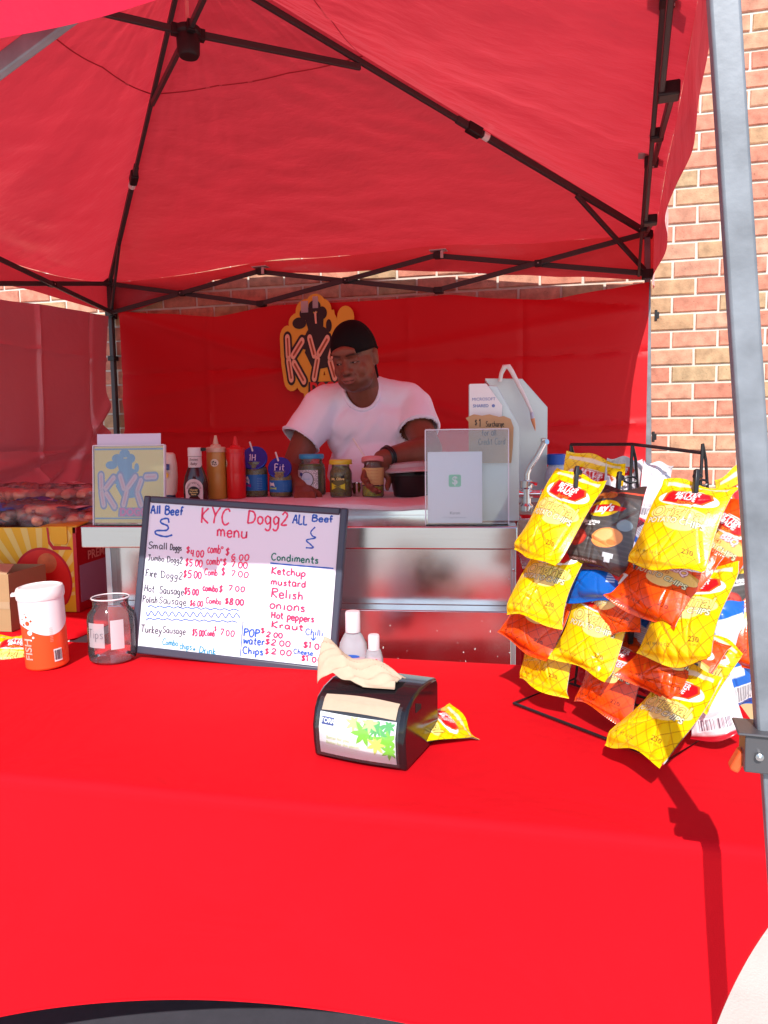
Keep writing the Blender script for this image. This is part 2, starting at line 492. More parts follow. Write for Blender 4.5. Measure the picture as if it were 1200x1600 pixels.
# ================================================================== tent
TY = 0.308; S = 2.95
e_ = Vector((cos(TY), -sin(TY), 0)); n_ = Vector((sin(TY), cos(TY), 0))
TB = Vector((-1.579, 4.412, 0))
tent = thing('canopy_tent', 'red pop-up canopy tent with grey steel frame sheltering the hot dog stall', 'tent', tuple(TB), -TY)
def Tl(u, v, z): return Vector((u * S, -v * S, z))     # tent local
ZE, ZA = 2.262, 2.90
def eave_z(side, a):
    """height of the fabric edge along one side, a 0..1"""
    sag = 0.035 * abs(sin(3 * pi * a)) 
    if side == 'back': return ZE - 0.02 + 0.045 * sin(pi * a) - sag * 0.5
    if side == 'front': return ZE - 0.105 - sag
    if side == 'right': return ZE - 0.02 - 0.085 * a - sag * 0.6
    return ZE - 0.02 - 0.085 * a - sag
def side_pt(side, a):
    return {'back': (a, 0.0), 'front': (a, 1.0), 'left': (0.0, a), 'right': (1.0, a)}[side]
apex = Vector((S / 2, -S / 2, ZA))
def EX(u, v, z): return Vector((S / 2 + (u - .5) * (S + .06), -S / 2 - (v - .5) * (S + .06), z))
OUTW = {'back': Vector((0, 1, 0)), 'front': Vector((0, -1, 0)), 'left': Vector((-1, 0, 0)), 'right': Vector((1, 0, 0))}
for si, side in enumerate(('back', 'right', 'front', 'left')):
    mb = MB()
    def fn(a, b, side=side, si=si):
        u, v = side_pt(side, a)
        e0 = EX(u, v, eave_z(side, a))
        p = e0.lerp(apex, b)
        belly = sin(pi * a) * sin(pi * b)
        p.z -= 0.035 * belly
        fl = (1 - b)
        w1 = ns(p.x * 1.2 + si, p.y * 1.2, 0, 2.2) * 0.020 * belly
        w2 = ns(a * 14 + si * 9, b * 2.2, 3) * 0.010 * fl * sin(pi * a)
        w3 = (ns(a * 9 + b * 20, b * 7 - a * 5, si) * 0.0075 + ns(a * 30, b * 11, si + 5) * 0.0035) * min(1, belly * 3)
        # tension creases that run from the corners along the eave
        c1 = sin((a * 6 - b * 30)) * 0.004 * math.exp(-b * 5) * sin(pi * a)
        p.z += w1 + w2 + w3 + c1
        return p
    mb.grid(fn, 110, 80)
    part('canopy_panel', mb, M_canopy, tent, solid=0.0)
# sewn reinforcement patches around the peak
mb = MB()
for side in ('back', 'right', 'front', 'left'):
    def sp(a, b, side=side):
        u, v = side_pt(side, a); e0 = EX(u, v, eave_z(side, a)); p = e0.lerp(apex, 0.70 + 0.003 * b); p.z -= 0.035 * sin(pi * a) * sin(pi * 0.7) + 0.004; return p
    mb.grid(sp, 24, 1)
part('seam', mb, mat('seam tape', (0.40, 0.02, 0.03), rough=0.6), tent)
# valances
HEM = {
 'back': [(0, 2.055), (.03, 2.065), (.18, 2.15), (.235, 2.20), (.34, 2.217), (.52, 2.182), (.68, 2.143), (.79, 2.10), (.87, 2.072), (1, 2.03)],
 'front': [(0, 1.80), (.5, 1.775), (.72, 1.784), (.80, 1.784), (.88, 1.82), (1, 1.93)],
 'right': [(0, 1.985), (.125, 1.945), (.33, 1.972), (.58, 1.962), (.72, 1.93), (.81, 1.91), (1, 1.90)],
 'left': [(0, 2.07), (.2, 2.085), (.5, 2.03), (1, 1.90)]}
def lerp_tab(tb, a):
    for (x0, y0), (x1, y1) in zip(tb, tb[1:]):
        if a <= x1:
            t = (a - x0) / (x1 - x0); t = t * t * (3 - 2 * t) * 0.5 + t * 0.5
            return y0 + (y1 - y0) * t
    return tb[-1][1]
for si, side in enumerate(('back', 'right', 'front', 'left')):
    mb = MB()
    def fn(a, b, side=side, si=si):
        u, v = side_pt(side, a)
        z0 = eave_z(side, a); z1 = lerp_tab(HEM[side], a)
        p = EX(u, v, z0 + (z1 - z0) * b)
        wv = sin(a * 19 + si * 2) * 0.012 + ns(a * 9, b * 1.5, si * 3) * 0.022
        p += OUTW[side] * (wv * b * min(1, 8 * a, 8 * (1 - a)))
        return p
    mb.grid(fn, 90, 10)
    part('valance', mb, M_val if side == 'front' else M_canopy, tent)
# legs (square tube) with sliders
def leg(u, v, foot_dx, foot_dy, sl, extra=False):
    M_l = M_dark if (u, v) == (0, 0) else M_frame  # back-left leg takes the frame colour with shade darkened in
    top = Vector((u * S, -v * S, 2.24))
    ft = Vector((u * S + foot_dx, -v * S + foot_dy, 0.025))
    if extra:      # the front right leg splays outwards
        tl = lambda x, y, z: Vector(((Vector((x, y, 0)) - TB).dot(e_), (Vector((x, y, 0)) - TB).dot(n_), z))
        top = tl(0.279, 0.75, 2.24); ft = tl(0.497, 0.75, 0.025)
    pt = lambda z: top.lerp(ft, (2.24 - z) / (2.24 - 0.025))
    w = 0.027 if not extra else 0.027
    mb = MB(); mb.bar(pt(0.90 if not extra else 0.975), top, w, w, up=(0, 1, 0))
    lg = part('leg', mb, M_l, tent, bevel=0.003)
    mb = MB(); mb.bar(ft, pt(1.0), w * 0.78, w * 0.78, up=(0, 1, 0)); part('inner_leg', mb, M_l, lg, bevel=0.002)
    mb = MB(); mb.box(ft - Vector((0, 0, 0.005)), (0.075, 0.075, 0.008)); part('foot_plate', mb, M_l, lg)
    for zz in (2.235, 2.05):
        mb = MB(); mb.box(pt(zz), (0.05, 0.05, 0.042)); part('corner_joint', mb, M_joint, lg, bevel=0.003)
    if sl:
        mb = MB(); mb.box(pt(sl), (0.045, 0.045, 0.028)); part('slider_clip', mb, M_joint, lg, bevel=0.003)
    if extra:
        q = pt(0.972)
        mb = MB(); mb.box(q + Vector((-0.004, -0.002, 0)), (0.048, 0.040, 0.040)); mb.box(q + Vector((-0.010, -0.004, 0.022)), (0.052, 0.046, 0.003))
        br = part('slider_bracket', mb, mat('dark grey bracket', (0.10, 0.095, 0.10), rough=0.4, metal=0.3), lg, bevel=0.003)
        mb = MB(); mb.lathe([(0.004, 0), (0.004, 0.006), (0.0, 0.008)], 10, tilt=Matrix.Rotation(rad(90), 3, 'X'), c=q + Vector((-0.015, -0.022, 0.0))); part('rivet', mb, M_bolt, br)
        mb = MB(); mb.box(q + Vector((-0.031, 0.0, -0.016)), (0.010, 0.018, 0.024), Matrix.Rotation(rad(25), 3, 'Y')); part('release_button', mb, mat('orange button', (0.75, 0.10, 0.02), rough=0.4), br, bevel=0.003)
    return lg
leg(0, 0, 0.0, 0.0, 1.80)
leg(1, 0, 0.055, 0.02, None)
leg(0, 1, -0.06, -0.02, 1.8)
leg(1, 1, 0.133, 0.055, None, extra=True)
# trusses: three scissor pairs on each side
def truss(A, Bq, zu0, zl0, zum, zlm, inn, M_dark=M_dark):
    """A, B corner base points (z=0); zu/zl corner, zum/zlm at the middle joints"""
    P = lambda t: A.lerp(Bq, t)
    ts = (0, 1 / 3, 2 / 3, 1)
    zu = (zu0[0], zum, zum, zu0[1]); zl = (zl0[0], zlm, zlm, zl0[1])
    for i in range(3):
        a0, a1 = P(ts[i]), P(ts[i + 1])
        o1, o2 = inn * 0.012, inn * 0.034
        mb = MB(); mb.bar(a0 + Vector((0, 0, zu[i])) + o1, a1 + Vector((0, 0, zl[i + 1])) + o1, 0.012, 0.024); tb = part('truss_bar', mb, M_dark, tent, bevel=0.002)
        mb = MB(); mb.bar(a0 + Vector((0, 0, zl[i])) + o2, a1 + Vector((0, 0, zu[i + 1])) + o2, 0.012, 0.024); part('truss_bar', mb, M_dark, tent, bevel=0.002)
        c = P((ts[i] + ts[i + 1]) / 2) + Vector((0, 0, (zu[i] + zl[i + 1] + zl[i] + zu[i + 1]) / 4)) + inn * 0.023
        mb = MB(); mb.box(c, (0.036, 0.036, 0.030)); tj = part('truss_joint', mb, M_joint, tent, bevel=0.004)
        mb = MB(); mb.lathe([(0.0035, 0), (0.0, 0.003)], 8, tilt=Matrix.Rotation(rad(90) if abs(inn.y) > .5 else 0, 3, 'X') if abs(inn.y) > .5 else Matrix.Rotation(rad(-90), 3, 'Y'), c=c + inn * 0.019); part('bolt', mb, M_bolt, tj)
        if i > 0:
            for zz, nm in ((zu[i], 1), (zl[i], 0)):
                q = P(ts[i]) + Vector((0, 0, zz)) + inn * 0.02
                mb = MB(); mb.box(q - Vector((0, 0, 0)), (0.052, 0.052, 0.03)) if False else mb.box(q, (0.045, 0.045, 0.030))
                tj = part('truss_joint', mb, M_joint, tent, bevel=0.004)
                if nm:
                    mb = MB(); mb.box(q + Vector((0, 0, 0.024)), (0.085, 0.05, 0.004)); mb.box(q + Vector((0.022, 0, 0)) + inn * .02, (0.014, 0.006, 0.036))
                    part('fabric_tab', mb, mat('pale tab', (0.55, 0.42, 0.42), rough=0.5), tj)
truss(Vector((0, 0, 0)), Vector((S, 0, 0)), (2.228, 2.228), (2.052, 2.052), 2.215, 2.045, Vector((0, -1, 0)))
truss(Vector((0, 0, 0)), Vector((0, -S, 0)), (2.228, 2.17), (2.052, 1.93), 2.20, 2.04, Vector((1, 0, 0)))
truss(Vector((S, 0, 0)), Vector((S, -S, 0)), (2.228, 2.17), (2.052, 1.93), 2.22, 2.03, Vector((-1, 0, 0)))
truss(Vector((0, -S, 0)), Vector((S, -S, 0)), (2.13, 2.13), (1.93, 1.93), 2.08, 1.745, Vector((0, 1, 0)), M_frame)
# ridge poles, hub and spokes
hub = Vector((S / 2, -S / 2, 2.615)); zr = -0.035
for (u, v, zc) in ((0, 0, 2.235), (1, 0, 2.235), (0, 1, 2.15), (1, 1, 2.15)):
    cpt = Vector((u * S, -v * S, zc)); ap = apex + Vector((0, 0, -0.03))
    rp = lambda t: cpt.lerp(ap, t)
    mb = MB(); mb.bar(rp(0.01), rp(0.50), 0.020, 0.026); rb = part('ridge_pole', mb, M_dark, tent, bevel=0.002)
    mb = MB(); mb.bar(rp(0.46), rp(0.99), 0.015, 0.020); part('ridge_pole', mb, M_dark, tent, bevel=0.002)
    q = rp(0.46)
    mb = MB(); mb.bar(rp(0.445), rp(0.475), 0.034, 0.042); j = part('slider_joint', mb, M_joint, tent, bevel=0.004)
    mb = MB(); mb.tube([rp(0.440), rp(0.428)], 0.017, 10); part('joint_collar', mb, M_white, j)
    mb = MB(); mb.bar(rp(0.70) + Vector((0, 0, -0.02)), hub + (rp(0.70) - hub).normalized() * 0.03 + Vector((0, 0, 0.02)), 0.014, 0.022); part('hub_spoke', mb, M_dark, tent, bevel=0.002)
    mb = MB(); mb.bar(rp(0.205) + Vector((0, 0, -0.018)), Vector((u * S, -v * S, 2.06 if v == 0 else 1.95)), 0.014, 0.020); part('ridge_brace', mb, M_dark, tent, bevel=0.002)
mb = MB(); mb.lathe([(0.030, -0.055), (0.036, -0.045), (0.038, 0.0), (0.034, 0.012), (0.042, 0.018), (0.042, 0.034), (0.02, 0.045)], 20, c=hub)
for k in range(4):
    a = pi / 4 + k * pi / 2
    mb.box(hub + Vector((cos(a) * .04, sin(a) * .04, 0.022)), (0.03, 0.026, 0.034), Matrix.Rotation(a, 3, 'Z'))
part('hub', mb, M_joint, tent, bevel=0.002)
mb = MB(); mb.tube([hub + Vector((0, 0, 0.03)), apex + Vector((0, 0, -0.03))], 0.006, 8); part('peak_pole', mb, mat('pink fibreglass pole', (0.75, 0.35, 0.33), rough=0.5), tent)

# ------------------------------------------------------------------ side walls
def sheet(name, P0, P1, topf, botz, amp, seed, m, label, creases=(), nu=150, nv=110, outw=Vector((0, 1, 0))):
    mb = MB()
    def fn(a, b):
        zt = topf(a); z = zt + (botz - zt) * b
        p = P0.lerp(P1, a); p = Vector((p.x, p.y, z))
        d = ns(a * 2.6 + seed, z * 0.7, seed) * amp + ns(a * 7 + z * 1.5, z * 2.2 - a * 2, seed + 3) * amp * 0.35
        d *= min(1, a * 12, (1 - a) * 12)
        for (kind, c, wd, am) in creases:
            t = a if kind == 'v' else (z if kind == 'h' else (z + c[1] * a))
            cc = c[0] if kind == 'd' else c
            x = (t - cc) / wd
            d += am * math.exp(-x * x)
        return p + outw * d
    mb.grid(fn, nu, nv)
    return mb
t_top = [(0, 2.06), (.10, 2.03), (.22, 1.992), (.34, 2.03), (.55, 2.018), (.67, 2.022), (.76, 1.985), (.84, 1.965), (.93, 1.99), (1, 2.01)]
cre = [('h', 1.70, .010, .008), ('h', 1.36, .012, -.010), ('h', 1.02, .012, .01), ('v', .20, .003, -.006), ('v', .40, .003, .006), ('v', .60, .003, -.006), ('v', .80, .003, .007),
       ('d', (2.35, .45), .02, .012), ('d', (1.55, -.35), .03, -.010), ('d', (2.05, .9), .025, -.01)]
P0 = TB + e_ * 0.075 - n_ * 0.0; P1 = TB + e_ * (S + 0.03) - n_ * 0.0
mb = sheet('sw', Vector((0.075, -0.024, 0)), Vector((S + 0.012, -0.024, 0)), lambda a: lerp_tab(t_top, a), 0.10, 0.022, 3.0, M_sheet, '', cre)
bs = thing('back_sidewall', 'deep red fabric sidewall hanging across the back of the tent', 'tent sidewall', tuple(TB - n_ * 0.0), -TY)
part('fabric', mb, M_sheet, bs)
for z in (1.86, 1.30, 0.75):
    mb = MB(); mb.box((S + 0.045, 0.0, z), (0.012, 0.03, 0.05)); mb.box((S + 0.052, -0.005, z), (0.014, 0.02, 0.03)); part('hook_strap', mb, M_blackp, bs, bevel=0.002)
l_top = [(0, 2.035), (.05, 2.028), (.17, 2.013), (.28, 1.99), (.6, 1.93), (1, 1.9)]
crl = [('v', .055, .004, .012), ('v', .20, .004, -.012), ('h', 1.27, .012, .012), ('h', 1.78, .010, -.008), ('d', (1.42, 1.9), .05, .045), ('d', (1.36, 1.25), .04, -.035), ('d', (1.33, .75), .035, .030), ('d', (1.30, .35), .03, -.022), ('d', (1.20, -0.1), .04, .02), ('d', (1.52, 3.2), .05, -.03)]
mb = sheet('sw', Vector((0, -0.05, 0)), Vector((0.0, -S + 0.05, 0)), lambda a: lerp_tab(l_top, a), 0.05, 0.05, 9.0, M_sheet_in, '', crl, nu=200, nv=140, outw=Vector((-1, 0, 0)))
# the corner edge of this wall pulls away from the leg
mb.v = [(x + 0.02, y - 0.09 * max(0, sin(pi * min(1, max(0, (2.03 - z) / 0.9)))) * math.exp(-((-y) / 0.35) ** 2) * 0.6, z) for x, y, z in mb.v]
ls = thing('left_sidewall', 'wrinkled dusky red sidewall with shiny coated face on the left of the tent', 'tent sidewall', tuple(TB), -TY)
part('fabric', mb, M_sheet_in, ls)
# ================================================================== red table
TYAW = rad(12.5)
et = Vector((cos(TYAW), -sin(TYAW), 0)); nt_ = Vector((sin(TYAW), cos(TYAW), 0))
def TW(s, n, z=0.74): 
    p = et * s + nt_ * n; return Vector((p.x, p.y, z))
TZ = 0.74
def fitted_table(name, label, group, s0, s1, n0, n1, arch=None, seed=0):
    cx, cy = (s0 + s1) / 2, (n0 + n1) / 2
    root = thing(name, label, 'table', tuple(TW(cx, cy, 0)), -TYAW, group)
    hw, hd = (s1 - s0) / 2, (n1 - n0) / 2
    R = 0.045; r = 0.016
    mb = MB()
    # outline with rounded corners
    def outline(inset, nseg=10, per=60):
        pts = []
        for (sx, sy, a0) in ((1, -1, -90), (1, 1, 0), (-1, 1, 90), (-1, -1, 180)):
            for k in range(nseg + 1):
                a = rad(a0 + 90 * k / nseg); rr = R - inset
                pts.append((sx * (hw - R) + rr * cos(a), sy * (hd - R) + rr * sin(a), a))
            # straight run to the next corner
            nx = {(1, -1): (1, 1), (1, 1): (-1, 1), (-1, 1): (-1, -1), (-1, -1): (1, -1)}[(sx, sy)]
            a1 = rad(a0 + 90)
            x0, y0 = sx * (hw - R) + (R - inset) * cos(a1), sy * (hd - R) + (R - inset) * sin(a1)
            x1, y1 = nx[0] * (hw - R) + (R - inset) * cos(a1), nx[1] * (hd - R) + (R - inset) * sin(a1)
            for k in range(1, per):
                t = k / per; pts.append((x0 + (x1 - x0) * t, y0 + (y1 - y0) * t, a1))
        return pts
    base = outline(0)
    n = len(base)
    rings = []
    # top: concentric shrink, gently uneven
    for f in (0.0, 0.25, 0.5, 0.75, 0.9, 0.97):
        ring = []
        for (x, y, a) in outline(r):
            px, py = x * f, y * f
            ring.append((px, py, TZ + ns(px * 2 + seed, py * 2, 0) * 0.0015))
        rings.append(ring)
    for k in range(0, 6):
        q = rad(15 * k); 
        ring = [(x, y, TZ - r + r * cos(q)) for (x, y, a) in outline(r * (1 - sin(q)))]
        rings.append(ring)
    def corner_d(x, y):      # 0 at the legs (corners), 1 at mid side, along whichever side we are on
        if abs(abs(y) - hd) < 0.02: return x, hw
        return y, hd
    nb = 40
    hem_z = []
    for (x, y, a) in base:
        t, h = corner_d(x, y)
        if h == hw:
            if y < 0 and arch: zz = arch(t, h)
            else: zz = 0.40 - 0.27 * t * t
            e = max(0.0, 1 - abs(t) / (h - 0.02))
        else:
            zz = 0.42 - 0.5 * t * t; e = max(0.0, 1 - abs(t) / (h - 0.02))
        hem_z.append(max(0.0, zz) * min(1, (e / 0.10)) ** 0.45 if e > 0 else 0.0)
    for k in range(1, nb + 1):
        b = k / nb; ring = []
        for i, (x, y, a) in enumerate(base):
            z = (TZ - r) + (hem_z[i] - (TZ - r)) * b
            d = TZ - z
            # stretched cover: pulled in towards the feet
            pull = 0.19 * (1 - math.exp(-d / 0.22)) + 0.06 * d
            ex = max(0, (abs(x) / hw)) ** 5
            ey = max(0, (abs(y) / hd)) ** 3
            px = x - math.copysign(pull * ex, x) 
            py = y - math.copysign(pull * 0.16 * ey, y)
            wv = ns(px * 2.2 + seed, z * 1.0, seed) * 0.010 * min(1, d * 5)
            if abs(y) >= hd - 0.03: py += wv
            else: px += wv
            ring.append((px, py, z))
        rings.append(ring)
    vs = [p for rg in rings for p in rg]
    fs = [(j * n + i, (j + 1) * n + i, (j + 1) * n + (i + 1) % n, j * n + (i + 1) % n) for j in range(len(rings) - 1) for i in range(n)]
    mb.add(vs, fs)
    # hem fold
    cl = part('tablecloth', mb, M_red_cloth, root, sharp=1.2)
    cl['label'] = 'stretched red polyester table cover with arched hem'
    last = rings[-1]
    mb = MB(); mb.tube([Vector(p) for p in last], 0.0028, 6, closed=True)
    part('hem', mb, M_red_cloth, cl)
    for sx in (-1, 1):
        for sy in (-1, 1):
            mb = MB(); mb.tube([(sx * (hw - 0.21), sy * (hd - 0.06), 0.0), (sx * (hw - 0.21), sy * (hd - 0.06), TZ - 0.03)], 0.0125, 10); part('leg', mb, M_frame, root)
    mb = MB(); mb.box((0, 0, TZ - 0.026), (2 * hw - 0.03, 2 * hd - 0.03, 0.036)); part('tabletop', mb, M_white, root)
    return root
def arch1(t, h):
    s = t + (-0.545)
    return 0.385 - 0.27 * (s + 0.31) ** 2
fitted_table('serving_table', 'long table in a bright red stretch cover at the front of the stall', None, -1.48, 0.405, 1.041, 1.835, arch1, 1.0)
fitted_table('serving_table', 'shaded red covered table carrying the cardboard boxes left of the cart', None, -2.95, -1.36, 1.87, 2.62, None, 5.0)

# ================================================================== stainless cart
CY = rad(7.3)
ec = Vector((cos(CY), -sin(CY), 0)); nc = Vector((sin(CY), cos(CY), 0))
CO = Vector((-0.862, 2.082, 0))
def CW(x, y, z): 
    p = CO + ec * x + nc * y; return Vector((p.x, p.y, z))
cart = thing('hot_dog_cart', 'stainless steel hot dog cart behind the red table with jars along its top', 'food cart', tuple(CO), -CY)
SH = 1.07; CWD = 1.222
mb = MB(); mb.box2((0, 0, SH - 0.062), (CWD, 0.30, SH)); part('front_shelf', mb, M_steel, cart, bevel=0.004)
mb = MB(); mb.box2((0.02, 0.302, SH - 0.10), (CWD - 0.02, 0.92, SH + 0.026)); part('worktop', mb, M_steel, cart, bevel=0.004)
mb = MB(); mb.box2((0.07, 0.06, 0.56), (CWD - 0.012, 0.062, SH - 0.064)); mb.box2((0.07, 0.062, 0.45), (CWD - 0.012, 0.90, SH - 0.104)); body = part('body', mb, M_steel_b, cart)
mb = MB(); mb.box2((0.075, -0.012, 0.60), (CWD - 0.016, 0.056, 0.845)); part('lower_panel', mb, M_steel_s, cart, bevel=0.003)
mb = MB(); mb.box2((CWD - 0.014, 0.030, 0.58), (CWD - 0.002, 0.064, SH - 0.063)); part('corner_post', mb, M_steel2, cart, bevel=0.002)
mb = MB(); mb.box2((0.055, 0.030, 0.58), (0.072, 0.064, SH - 0.063)); part('corner_post', mb, M_steel2, cart, bevel=0.002)
for z in (0.62, 0.80, 0.95):
    mb = MB(); mb.lathe([(0.005, 0), (0.004, 0.003), (0, 0.004)], 10, tilt=Matrix.Rotation(rad(90), 3, 'X'), c=(CWD - 0.008, 0.030, z)); part('rivet', mb, M_bolt, cart)
for x in (0.2, CWD - 0.2):
    for y in (0.15, 0.75):
        mb = MB(); mb.tube([(x - .03, y, 0.20), (x + .03, y, 0.20)], 0.20, 24); wl = part('wheel', mb, M_blackp, cart)
        mb = MB(); mb.tube([(x, y, 0.20), (x, y, 0.47)], 0.02, 10); part('axle_post', mb, M_frame, cart)
# sink extension at the right end of the cart
mb = MB()
mb.box2((CWD + 0.006, 0.14, 1.03), (CWD + 0.30, 0.155, 1.075)); mb.box2((CWD + 0.006, 0.70, 1.03), (CWD + 0.30, 0.715, 1.075))
mb.box2((CWD + 0.006, 0.157, 1.03), (CWD + 0.02, 0.698, 1.075)); mb.box2((CWD + 0.285, 0.157, 1.03), (CWD + 0.30, 0.698, 1.075))
mb.box2((CWD + 0.022, 0.157, 0.93), (CWD + 0.283, 0.698, 0.94))
part('sink_rim', mb, M_steel, cart, bevel=0.002)
def plate(outline, y, th, m, name, parent=cart, bevel=0.0012):
    mb = MB(); mb.poly(outline, y, th); return part(name, mb, m, parent, smooth=False, bevel=bevel)
# world->cart local for the upright splash plates
def CL(x, y):
    d = Vector((x, y, 0)) - CO; return d.dot(ec), d.dot(nc)
ax0, ay = CL(0.238, 2.06); ax1, _ = CL(0.374, 2.045)
plate([(ax0, SH + 0.002), (ax1, SH + 0.002), (ax1, 1.335), (ax1 - 0.022, 1.375), (ax1 - 0.06, 1.445), (ax0, 1.45)], ay, 0.004, M_steel2, 'splash_plate')
bx0, by = CL(0.352, 2.56); bx1, _ = CL(0.560, 2.53)
plate([(bx0, 1.08), (bx1, 1.08), (bx1, 1.405), (bx1 - 0.085, 1.503), (bx0, 1.507)], by, 0.004, M_steel2, 'splash_plate')
mb = MB(); mb.add([(ax1, ay + .006, SH + .004), (bx0, by - .004, SH + .01), (bx0, by - .004, 1.50), (ax1, ay + .006, 1.333)], [(0, 1, 2, 3)])
part('splash_plate', mb, M_steel2, cart, smooth=False, solid=0.003)
# wall clip on the plate
mb = MB(); mb.box((bx1 - 0.012, by - 0.006, 1.285), (0.016, 0.010, 0.03)); part('clip', mb, M_bolt, cart, bevel=0.002)
# faucet
fx, fy = CL(0.425, 2.2)
mb = MB()
mb.lathe([(0.022, 1.085), (0.022, 1.10), (0.014, 1.108), (0.014, 1.15), (0.018, 1.155), (0.018, 1.175), (0.0, 1.18)], 20, c=(fx, fy, 0))
mb.tube([(fx - .04, fy, 1.135), (fx + .045, fy, 1.135)], 0.012, 14)
mb.tube([(fx, fy, 1.15), (fx + .002, fy, 1.195), (fx + .010, fy, 1.215), (fx + .030, fy - .005, 1.245), (fx + .052, fy - .012, 1.288), (fx + .058, fy - .02, 1.290)], 0.008, 12)
fc = part('faucet', mb, M_chrome, cart)
for sx in (-1, 1):
    mb = MB(); mb.lathe([(0.010, 0), (0.016, 0.006), (0.017, 0.03), (0.012, 0.036), (0, 0.037)], 16, tilt=Matrix.Rotation(rad(90) * sx, 3, 'Y'), c=(fx + sx * .038, fy, 1.135)); part('tap_handle', mb, M_chrome, fc)
mb = MB(); mb.tube([(fx - .004, fy - .004, 1.15), (fx + .012, fy - .02, 1.17), (fx + .03, fy - .02, 1.165)], 0.005, 8); part('spout', mb, M_chrome, fc)
# hose wand hooked over the splash plate
def W2(x, y, z): return (x, y, z)
wd = thing('spray_wand', 'thin white hooked wand with orange tip hanging over the tall steel plate', 'wand', (0.42, 2.45, 1.09))
mb = MB(); o0 = Vector((0.42, 2.45, 1.09))
pts = [(0.392, 2.49, 1.49), (0.395, 2.485, 1.515), (0.405, 2.48, 1.537), (0.418, 2.475, 1.537), (0.428, 2.47, 1.52), (0.470, 2.45, 1.43), (0.488, 2.44, 1.385)]
mb.tube([Vector(p) - o0 for p in pts], [.006, .007, .009, .009, .008, .006, .005], 12); part('shaft', mb, M_white, wd)
mb = MB(); mb.tube([Vector(p) - o0 for p in [(0.488, 2.44, 1.385), (0.491, 2.44, 1.365)]], .006, 10); part('sleeve', mb, mat('lilac plastic', (.5, .5, .62), rough=.4), wd)
mb = MB(); mb.tube([Vector(p) - o0 for p in [(0.491, 2.44, 1.365), (0.496, 2.44, 1.345), (0.500, 2.44, 1.325)]], [.007, .005, .001], 10); part('tip', mb, mat('orange tip', (.75, .28, .12), rough=.5), wd)

# towel
tw = MB()
def tfn(a, b):
    x = 0.05 + a * 0.985; y0 = 0.295 + (0.85 - 0.295) * b
    z = SH + 0.030
    drape = 0
    if b < 0.06:
        t = 1 - b / 0.06; y0 = 0.295 + .0333 - t * .012 - .025; z -= t * 0.017
    z += abs(ns(x * 9, y0 * 8, 2)) * 0.010 * (1 - .6 * math.exp(-((y0 - .5) / .1) ** 2)) + max(0, ns(x * 5, y0 * 14, 7)) * 0.012 * (1 if b > .7 or b < .25 else .2)
    return (x, y0, z)
tw.grid(tfn, 140, 50)
towel = part('towel', tw, mat('white cotton towel', (0.72, 0.70, 0.70), rough=0.9, spec=0.1, bump=0.5, bscale=300, bdist=0.002), None, solid=0.003)
towel.location = CO; towel.rotation_euler = (0, 0, -CY)
tag(towel, 'crumpled white towel spread under the jars on the cart', 'towel')

